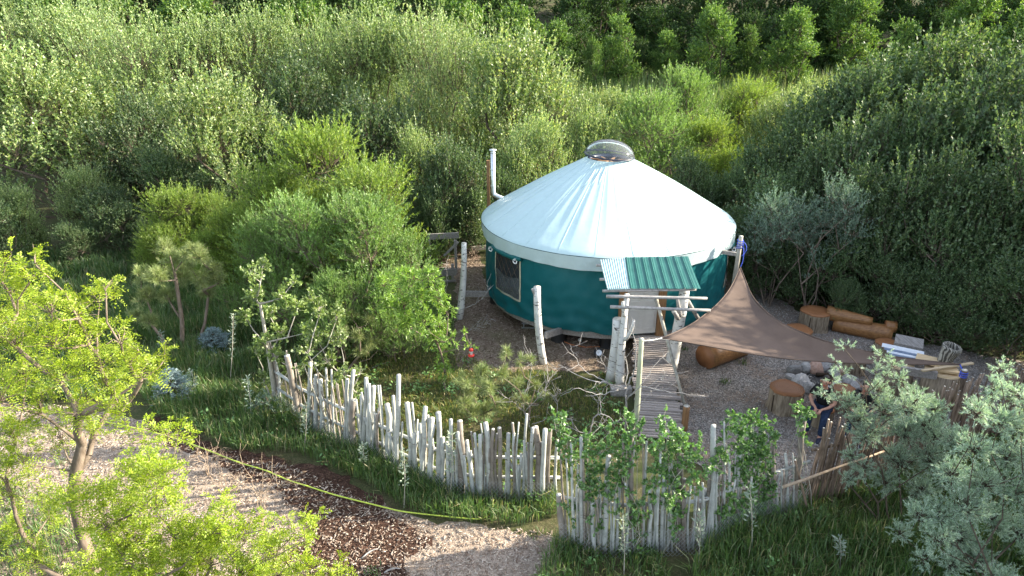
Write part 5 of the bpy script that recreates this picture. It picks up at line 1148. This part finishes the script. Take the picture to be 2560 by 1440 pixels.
# pines
def pine(label, base, L, r0, trunk=None):
    b0 = at(*base); return cluster_plant('young_pine', label, 'tree', b0, [(a, b_, b0[1], r) for a, b_, r in L], L_PINE, M_BARK, 'needle', r0*0.8, trunk, 0.9, (0.16, 0.0075), 'young pines', 0.3, 0.008, 0.45, 1, 'crown', 60, (0.1, 0.25))
b0 = at(455, 885); pine('open young pine with a crooked grey trunk in the grass on the left', (455, 885), [(430, 650, .3), (390, 690, .32), (455, 690, .3), (365, 740, .3), (420, 740, .28), (375, 800, .25), (350, 690, .24), (410, 620, .24), (460, 640, .2), (340, 790, .2)], 0.07, [at_y(455, 800, b0[1]), at_y(440, 700, b0[1]), at_y(425, 640, b0[1])])
pine('second young pine just right of the crooked one', (490, 865), [(500, 640, .26), (530, 670, .26), (545, 700, .22), (500, 700, .26), (475, 665, .2), (520, 730, .22), (480, 620, .2)], 0.05)
pine('sparse young pine on the lawn behind the middle of the log fence', (1205, 1085), [(1180, 975, .22), (1200, 930, .2), (1160, 1010, .18), (1225, 970, .2), (1210, 1025, .2), (1185, 1035, .18), (1240, 1010, .16), (1160, 950, .14)], 0.03)
pine('thin grey pine beside the bare branches in front of the yurt', (1320, 1060), [(1265, 885, .14), (1300, 900, .12), (1250, 930, .17), (1325, 905, .12), (1290, 960, .16), (1340, 960, .14), (1310, 1000, .14), (1370, 990, .12)], 0.03)
pine('half-dry pine leaning right above the overgrown log fence', (860, 930), [(880, 790, .16), (925, 800, .17), (900, 840, .18), (930, 850, .17), (950, 865, .14), (900, 880, .15), (850, 830, .14), (920, 880, .13)], 0.04)
# blue spruces
def spruce(label, base, h, wd):
    b0 = at(*base); t = thing('blue_spruce', label, 'tree', b0, 'small blue spruces'); O = []; D = []
    for i in range(230):
        z = rng.uniform(0.03, 0.95); a = rng.random()*6.28; l = wd/2*(1-z)**0.8*rng.uniform(0.6, 1.1)+0.04; d = np.array([math.cos(a), math.sin(a), 0.35]); O.append(b0+np.array([0, 0, z*h])+d*l*0.25); D.append(d*l)
    O = np.array(O); D = np.array(D); L = np.linalg.norm(D, axis=1); link('needles', np_mesh('spruce_needles', *shoots(O, unit(D), L, 34, 0.055, 0.011, 0.75, 0.0)), L_SPRUCE, t)
    A = [b0]+list(O); V, Fc = joinVF([prisms([b0-np.array([0, 0, .05])], [b0+np.array([0, 0, h])], 0.035, 0.006, 6), prisms(O-D*0.25, O+D*0.9, 0.006, 0.002, 3)]); link('trunk', np_mesh('spruce_trunk', V, Fc), M_BARKD, t)
spruce('small blue spruce in the grass beside the path', (440, 1012), 0.95, 0.9); spruce('small blue spruce under the young pines', (540, 880), 0.7, 0.85)
# round sage bush and woolly weeds in the grass
b0 = at(660, 1060); cluster_plant('grey_bush', 'small grey-green bush in the tall grass left of the log fence', 'bush', b0, [(a, b_, b0[1], .2) for a, b_ in ((640, 1010), (670, 1000), (690, 1030), (650, 1040), (670, 1050))], L_SILV, M_BARK, 'shoot', 0.02, None, 1.0, (0.06, 0.018), ysp=0.12, stems=3, k=22, slen=(0.15, 0.3))
weeds = [(910, 1180, 1110, 'woolly weed at the foot of the log fence, leftmost of four'), (1010, 1270, 1120, 'tall woolly weed with a bare lower stem before the log fence'), (1125, 1255, 1080, 'woolly weed standing against the thick log of the fence'), (760, 1130, 1010, 'silvery weed left of the log fence above the hose'), (575, 960, 790, 'tall silvery weed right of the upper blue spruce'), (405, 900, 830, 'silvery weed in the grass left of the pine trunk'), (490, 1000, 925, 'silvery weed beside the lower blue spruce'), (1560, 1440, 1290, 'woolly weed in the grass before the sapling fence'), (1745, 1420, 1290, 'woolly weed below the leaning log'), (1880, 1390, 1215, 'tall flowering weed at the right end of the sapling fence'), (1985, 1270, 1150, 'silvery weed climbing the corner pole'), (630, 1060, 940, 'thin silvery weed at the left end of the log fence'), (2100, 1420, 1350, 'small woolly weed in the grass at the bottom right')]
for px, pb, pt, lb in weeds:
    b0 = at(px, pb); top = at_y(px+rng.uniform(-12, 12), pt, b0[1])+np.array([0, rng.normal(0, .05), 0]); t = thing('woolly_weed', lb, 'weed', b0, 'woolly weeds'); n = 90
    u = rng.uniform(0.3, 1, n)**0.8; P = b0+(top-b0)*u[:, None]; d = unit(np.c_[rng.normal(0, 1, (n, 2)), rng.uniform(0.2, 0.9, n)]); P = P+d*rng.uniform(0, 0.07, n)[:, None]
    link('leaf', np_mesh('weed_leaf', *kites(P, d, 0.075, 0.028)), L_WEED, t); link('stem', np_mesh('weed_stem', *prisms([b0, (b0+top)/2+np.array([.02, 0, 0])], [(b0+top)/2+np.array([.02, 0, 0]), top], 0.010, 0.006, 5)), M_BARKP, t)
    t.children[0]['kind'] = 'stuff'
# bare branches
def bare(name, label, cat, base, polys, mat, r0=0.03, ntw=50, tl=(0.15, 0.5), rt=0.004):
    t = thing(name, label, cat, base); m = MB(); allp = []
    for L, r in polys:
        P = [at_y(a, b_, y) for a, b_, y in L]
        q = np.linspace(0, len(P)-1, max(6, 4*len(P))); P = np.stack([np.interp(q, range(len(P)), [p[i] for p in P]) for i in range(3)], 1); P[1:-1] = (P[:-2]+2*P[1:-1]+P[2:])/4+rng.normal(0, 0.012, P[1:-1].shape)
        m.tube(P, list(np.linspace(r, r*0.3, len(P))*0.62), 6); allp.append((P, r))
    m.build('branch', mat, t, True); m = MB()
    for k in range(ntw):
        P, r = allp[rng.integers(len(allp))]; i = rng.integers(len(P)//3, len(P)-1); a = P[i]; d = unit(P[i+1 if i+1 < len(P) else i]-P[i-1]+rng.normal(0, 0.03, 3)); d = unit(d+rng.normal(0, 0.6, 3)); l = rng.uniform(*tl)
        b_ = a+d*l*0.5+rng.normal(0, 0.03, 3); c = a+d*l+rng.normal(0, 0.06, 3); m.tube([a, b_, c], [rt*1.5, rt, rt*0.5], 4)
        if rng.random() < 0.6: m.tube([b_, b_+unit(d+rng.normal(0, .7, 3))*l*0.5], [rt, rt*0.4], 4)
    tag(m.build('twig', mat, t, True), kind='stuff'); return t
y0 = float(at(1565, 1085)[1]); b0 = at(1565, 1085)
bare('bare_tree', 'dead bare tree with long grey branches spreading left and right at the boardwalk', 'tree', b0, [
    ([(1565, 1085, y0), (1566, 1000, y0), (1568, 930, y0+.2), (1562, 880, y0+.3)], .04), ([(1568, 965, y0), (1588, 920, y0-.1), (1592, 870, y0-.1), (1578, 810, y0)], .03),
    ([(1565, 970, y0), (1520, 958, y0-.2), (1470, 950, y0-.3), (1395, 912, y0-.3)], .026), ([(1520, 958, y0-.2), (1460, 925, y0), (1430, 880, y0), (1425, 862, y0+.1)], .016), ([(1545, 975, y0), (1490, 985, y0-.3), (1440, 970, y0-.5), (1400, 990, y0-.5)], .018),
    ([(1566, 1000, y0), (1600, 965, y0-.3), (1660, 978, y0-.5), (1762, 990, y0-.6)], .028), ([(1600, 965, y0-.3), (1640, 910, y0), (1665, 885, y0+.2)], .014), ([(1620, 968, y0-.3), (1660, 940, y0-.3), (1680, 935, y0-.3)], .012), ([(1570, 1040, y0), (1620, 990, y0-.3), (1650, 960, y0-.2)], .016),
    ([(1565, 935, y0+.2), (1520, 925, y0+.3), (1500, 900, y0+.4), (1508, 880, y0+.4)], .014), ([(1592, 850, y0), (1620, 843, y0), (1650, 848, y0-.1)], .012)], M_DEAD, ntw=34)
b0 = at(1470, 1110); y0 = float(b0[1])
bare('fallen_branch', 'forked grey dead branch arching over the grass left of the boardwalk foot', 'branch', b0, [([(1470, 1085, y0), (1485, 1045, y0), (1503, 1032, y0), (1530, 1045, y0), (1540, 1075, y0)], .028), ([(1503, 1032, y0), (1502, 1000, y0+.1), (1485, 985, y0+.2)], .016), ([(1540, 1058, y0), (1560, 1045, y0)], .012), ([(1470, 1085, y0), (1440, 1075, y0), (1380, 1060, y0+.2)], .018), ([(1520, 1042, y0), (1505, 1060, y0-.1), (1490, 1070, y0-.1)], .01)], M_DEAD, ntw=26)
b0 = at(1360, 1080); y0 = float(b0[1])
bare('dead_shrub', 'tangle of dead grey twigs between the lawn pines and the boardwalk', 'shrub', b0, [([(1330, 1085, y0), (1312, 1030, y0), (1306, 985, y0)], .025), ([(1312, 1030, y0), (1350, 990, y0), (1372, 950, y0+.2)], .016), ([(1330, 1060, y0), (1380, 1040, y0), (1440, 1050, y0)], .014), ([(1325, 1050, y0), (1290, 1010, y0), (1262, 990, y0)], .014), ([(1395, 1050, y0), (1392, 1000, y0), (1396, 968, y0)], .018), ([(1310, 990, y0), (1330, 930, y0+.2), (1325, 880, y0+.3)], .012)], M_DEAD, ntw=70)
b0 = at(1160, 900); y0 = float(b0[1])
bare('bare_sapling', 'leafless pale twigs beside the tall birch prop', 'sapling', at(1140, 865), [([(1140, 865, y0+.6), (1165, 830, y0+.6), (1200, 815, y0+.6), (1220, 805, y0+.6)], .012), ([(1150, 775, y0+1), (1190, 760, y0+1), (1215, 735, y0+1), (1222, 715, y0+1)], .012), ([(1115, 740, y0+1.2), (1117, 690, y0+1.2), (1120, 655, y0+1.2)], .010)], M_DEAD, ntw=34, tl=(0.1, 0.35))
for i, (px, pb, top, lb) in enumerate([(655, 1330, 1130, 'dry leafless shrub on the pale wood chips, the larger one'), (520, 1190, 1120, 'dry twigs standing on the wood chips near the hose'), (565, 1260, 1190, 'low dry stems on the wood chips between the two locusts')]):
    b0 = at(px, pb); y0 = float(b0[1]); hgt = pb-top
    bare('dry_shrub', lb, 'shrub', b0, [([(px, pb, y0), (px-12+6*k, pb-hgt*0.5, y0+.1*(k-2)), (px+(k-2)*hgt*0.28, top+abs(k-2)*hgt*0.12, y0+.12*(k-2))], .010) for k in range(5)], M_DRYTWIG, ntw=26, tl=(0.12, 0.4), rt=0.003)
for i, (px, pb, top, lx_) in enumerate([(205, 700, 680, -12), (240, 690, 672, -18), (268, 690, 690, -5)]): pass
# sticks lying on the chips
for (a, b_, lb) in (((905, 1395), (945, 1372), 'pale stick lying on the dark mulch'), ((960, 1432), (1000, 1422), 'short pale stick at the bottom edge of the dark mulch'), ((930, 920), (975, 905), 'thin grey branch lying on the lawn')):
    t = tag(MB().tube(curve_pts(at(*a, 0.03), at(*b_, 0.04), (0, 0.05, 0), 5), [.012, .014, .013, .011, .008], 6).build('stick', M_DEAD, None, True), lb, 'stick')

# ------------------------------------------------------------------ people by the fire ring
M_SKIN = simple('skin', (0.42, 0.22, 0.15), (0.5, 0.28, 0.2), 6, 0.5, 0.4, bstr=0.03)
M_BLKC = simple('black_cotton', (0.008, 0.008, 0.009), (0.018, 0.018, 0.02), 12, 0.85, 0.2)
M_JEAN = simple('dark_blue_denim', (0.012, 0.022, 0.05), (0.03, 0.05, 0.1), 20, 0.85, 0.2)
M_HAIR = simple('dark_hair', (0.008, 0.006, 0.005), (0.022, 0.016, 0.012), 20, 0.6, 0.4)
M_SHOE = simple('navy_shoe', (0.012, 0.014, 0.03), (0.03, 0.034, 0.06), 10, 0.6, 0.3)
M_SOLE = simple('white_sole', (0.65, 0.65, 0.65), (0.75, 0.75, 0.75), 6, 0.6)
def skinned(name, V, E, mat, parent, fr, sub=2):
    org, f = fr; l = np.array([-f[1], f[0], 0]); P = [org+f*v[0]+l*v[1]+np.array([0, 0, v[2]]) for v in V]
    me = bpy.data.meshes.new(name); me.from_pydata([tuple(p) for p in P], E, []); o = link(name, me, mat, parent)
    m = o.modifiers.new('skin', 'SKIN'); m.use_smooth_shade = True
    for d, v in zip(me.skin_vertices[0].data, V): d.radius = (v[3], v[4] if len(v) > 4 else v[3]); d.use_root = False
    me.skin_vertices[0].data[0].use_root = True
    s_ = o.modifiers.new('sub', 'SUBSURF'); s_.levels = sub; s_.render_levels = sub; return o
def seated(label, seat, f, reach=0.0, top=M_BLKC):
    f = np.array([f[0], f[1], 0.0]); f /= np.linalg.norm(f); fr = (np.array([seat[0], seat[1], 0.0]), f); t = thing('person', label, 'person', fr[0])
    V = [(0, 0, .58, .12, .10), (.04, 0, .76, .12, .09), (.11, 0, .97, .13, .10), (.15, 0, 1.08, .07, .06), (.18, 0, 1.15, .05, .05), (.22, 0, 1.24, .075, .085), (.24, 0, 1.33, .085, .095), (.235, 0, 1.39, .05, .06), (.325, 0, 1.27, .014, .014)]
    E = [(0, 1), (1, 2), (2, 3), (3, 4), (4, 5), (5, 6), (6, 7), (6, 8)]
    for s_ in (-1, 1):
        b = len(V); V += [(.12, s_*.17, 1.04, .06), (.13, s_*.23, .92, .048), (.16, s_*.25, .79, .042), (.29+reach, s_*.16, .72, .034), (.37+reach, s_*.07, .69, .027), (.42+reach, s_*.05, .68, .03, .018), (.45+reach, s_*.045, .675, .028, .016)]
        E += [(2, b), (b, b+1), (b+1, b+2), (b+2, b+3), (b+3, b+4), (b+4, b+5), (b+5, b+6)]
        for j, (dy, ln) in enumerate(((-.027, .06), (-.009, .07), (.009, .066), (.025, .05))):
            c = len(V); V += [(.47+reach, s_*(.045+dy), .672, .009), (.47+reach+ln*.6, s_*(.04+dy), .66, .008), (.47+reach+ln, s_*(.032+dy), .638, .007)]; E += [(b+6, c), (c, c+1), (c+1, c+2)]
        c = len(V); V += [(.43+reach, s_*.012, .69, .011), (.47+reach, s_*.0, .70, .009)]; E += [(b+5, c), (c, c+1)]
        b = len(V); V += [(.02, s_*.1, .55, .1, .09), (.40, s_*.14, .52, .065), (.45, s_*.14, .3, .055), (.48, s_*.14, .1, .04), (.6, s_*.15, .045, .04, .03)]; E += [(0, b), (b, b+1), (b+1, b+2), (b+2, b+3), (b+3, b+4)]
    body = skinned('body', V, E, M_SKIN, t, fr)
    V = [(0, 0, .57, .15, .13), (.04, 0, .76, .15, .115), (.11, 0, .97, .16, .125), (.15, 0, 1.075, .09, .08)]; E = [(0, 1), (1, 2), (2, 3)]
    for s_ in (-1, 1): b = len(V); V += [(.12, s_*.175, 1.04, .078), (.13, s_*.235, .92, .066), (.14, s_*.245, .85, .062)]; E += [(2, b), (b, b+1), (b+1, b+2)]
    skinned('shirt', V, E, top, t, fr)
    V = [(-.01, 0, .56, .16, .12)]; E = []
    for s_ in (-1, 1): b = len(V); V += [(.05, s_*.1, .55, .11, .1), (.24, s_*.13, .54, .095), (.41, s_*.145, .52, .08), (.45, s_*.145, .3, .07), (.48, s_*.145, .1, .062)]; E += [(0, b), (b, b+1), (b+1, b+2), (b+2, b+3), (b+3, b+4)]
    skinned('jeans', V, E, M_JEAN, t, fr)
    for s_ in (-1, 1):
        sh = skinned('shoe', [(.45, s_*.145, .07, .05, .055), (.54, s_*.15, .06, .05, .05), (.65, s_*.155, .045, .045, .035), (.71, s_*.155, .04, .03, .025)], [(0, 1), (1, 2), (2, 3)], M_SHOE, t, fr)
        skinned('sole', [(.44, s_*.145, .018, .05, .016), (.57, s_*.152, .018, .053, .016), (.71, s_*.155, .02, .035, .014)], [(0, 1), (1, 2)], M_SOLE, sh, fr, 1)
    skinned('hair', [(.2, 0, 1.3, .085, .09), (.225, 0, 1.385, .082, .085), (.235, 0, 1.425, .045, .05)], [(0, 1), (1, 2)], M_HAIR, t, fr)
    l = np.array([-f[1], f[0], 0])
    for s_ in (-1, 1):
        p = fr[0]+f*.312+l*(s_*.035)+np.array([0, 0, 1.3]); MB().lathe(p, [(0.011*math.cos(q), 0.011*math.sin(q)) for q in np.linspace(-1.5, 1.5, 5)], 8).build('eye', M_HAIR, body, True)
        p = fr[0]+f*.23+l*(s_*.092)+np.array([0, 0, 1.28]); MB().lathe(p, [(0.02*math.cos(q), 0.032*math.sin(q)) for q in np.linspace(-1.5, 1.5, 6)], 8).build('ear', M_SKIN, body, True)
    p = fr[0]+f*.302+np.array([0, 0, 1.225]); MB().beam(p-l*.022, p+l*.022, .012, .008).build('mouth', M_REDP, body)
    return t, fr
s_ = at(2056, 1022, 0.5); seated('seated person in black T-shirt and dark jeans, hands in lap, beside the flaking stump', s_, (-0.62, -0.78))
stump(2060, 1020, 0.21, 0.46, 'low stump under the seated person in black')
s_ = at(2150, 1035, 0.5); tp, fr = seated('person in dark clothes half hidden behind the silver shrub, holding a black phone', s_, (-0.5, -0.86), 0.02)
stump(2154, 1033, 0.21, 0.46, 'low stump under the person hidden behind the silver shrub')
f = fr[1]; p = fr[0]+f*.53+np.array([0, 0, .69]); t = thing('phone', 'black phone held by the person behind the silver shrub', 'phone', p); MB().box(p, (0.08, 0.15, 0.012), Matrix.Rotation(math.atan2(f[1], f[0])-math.pi/2, 3, 'Z')).build('case', M_BLACK, t)
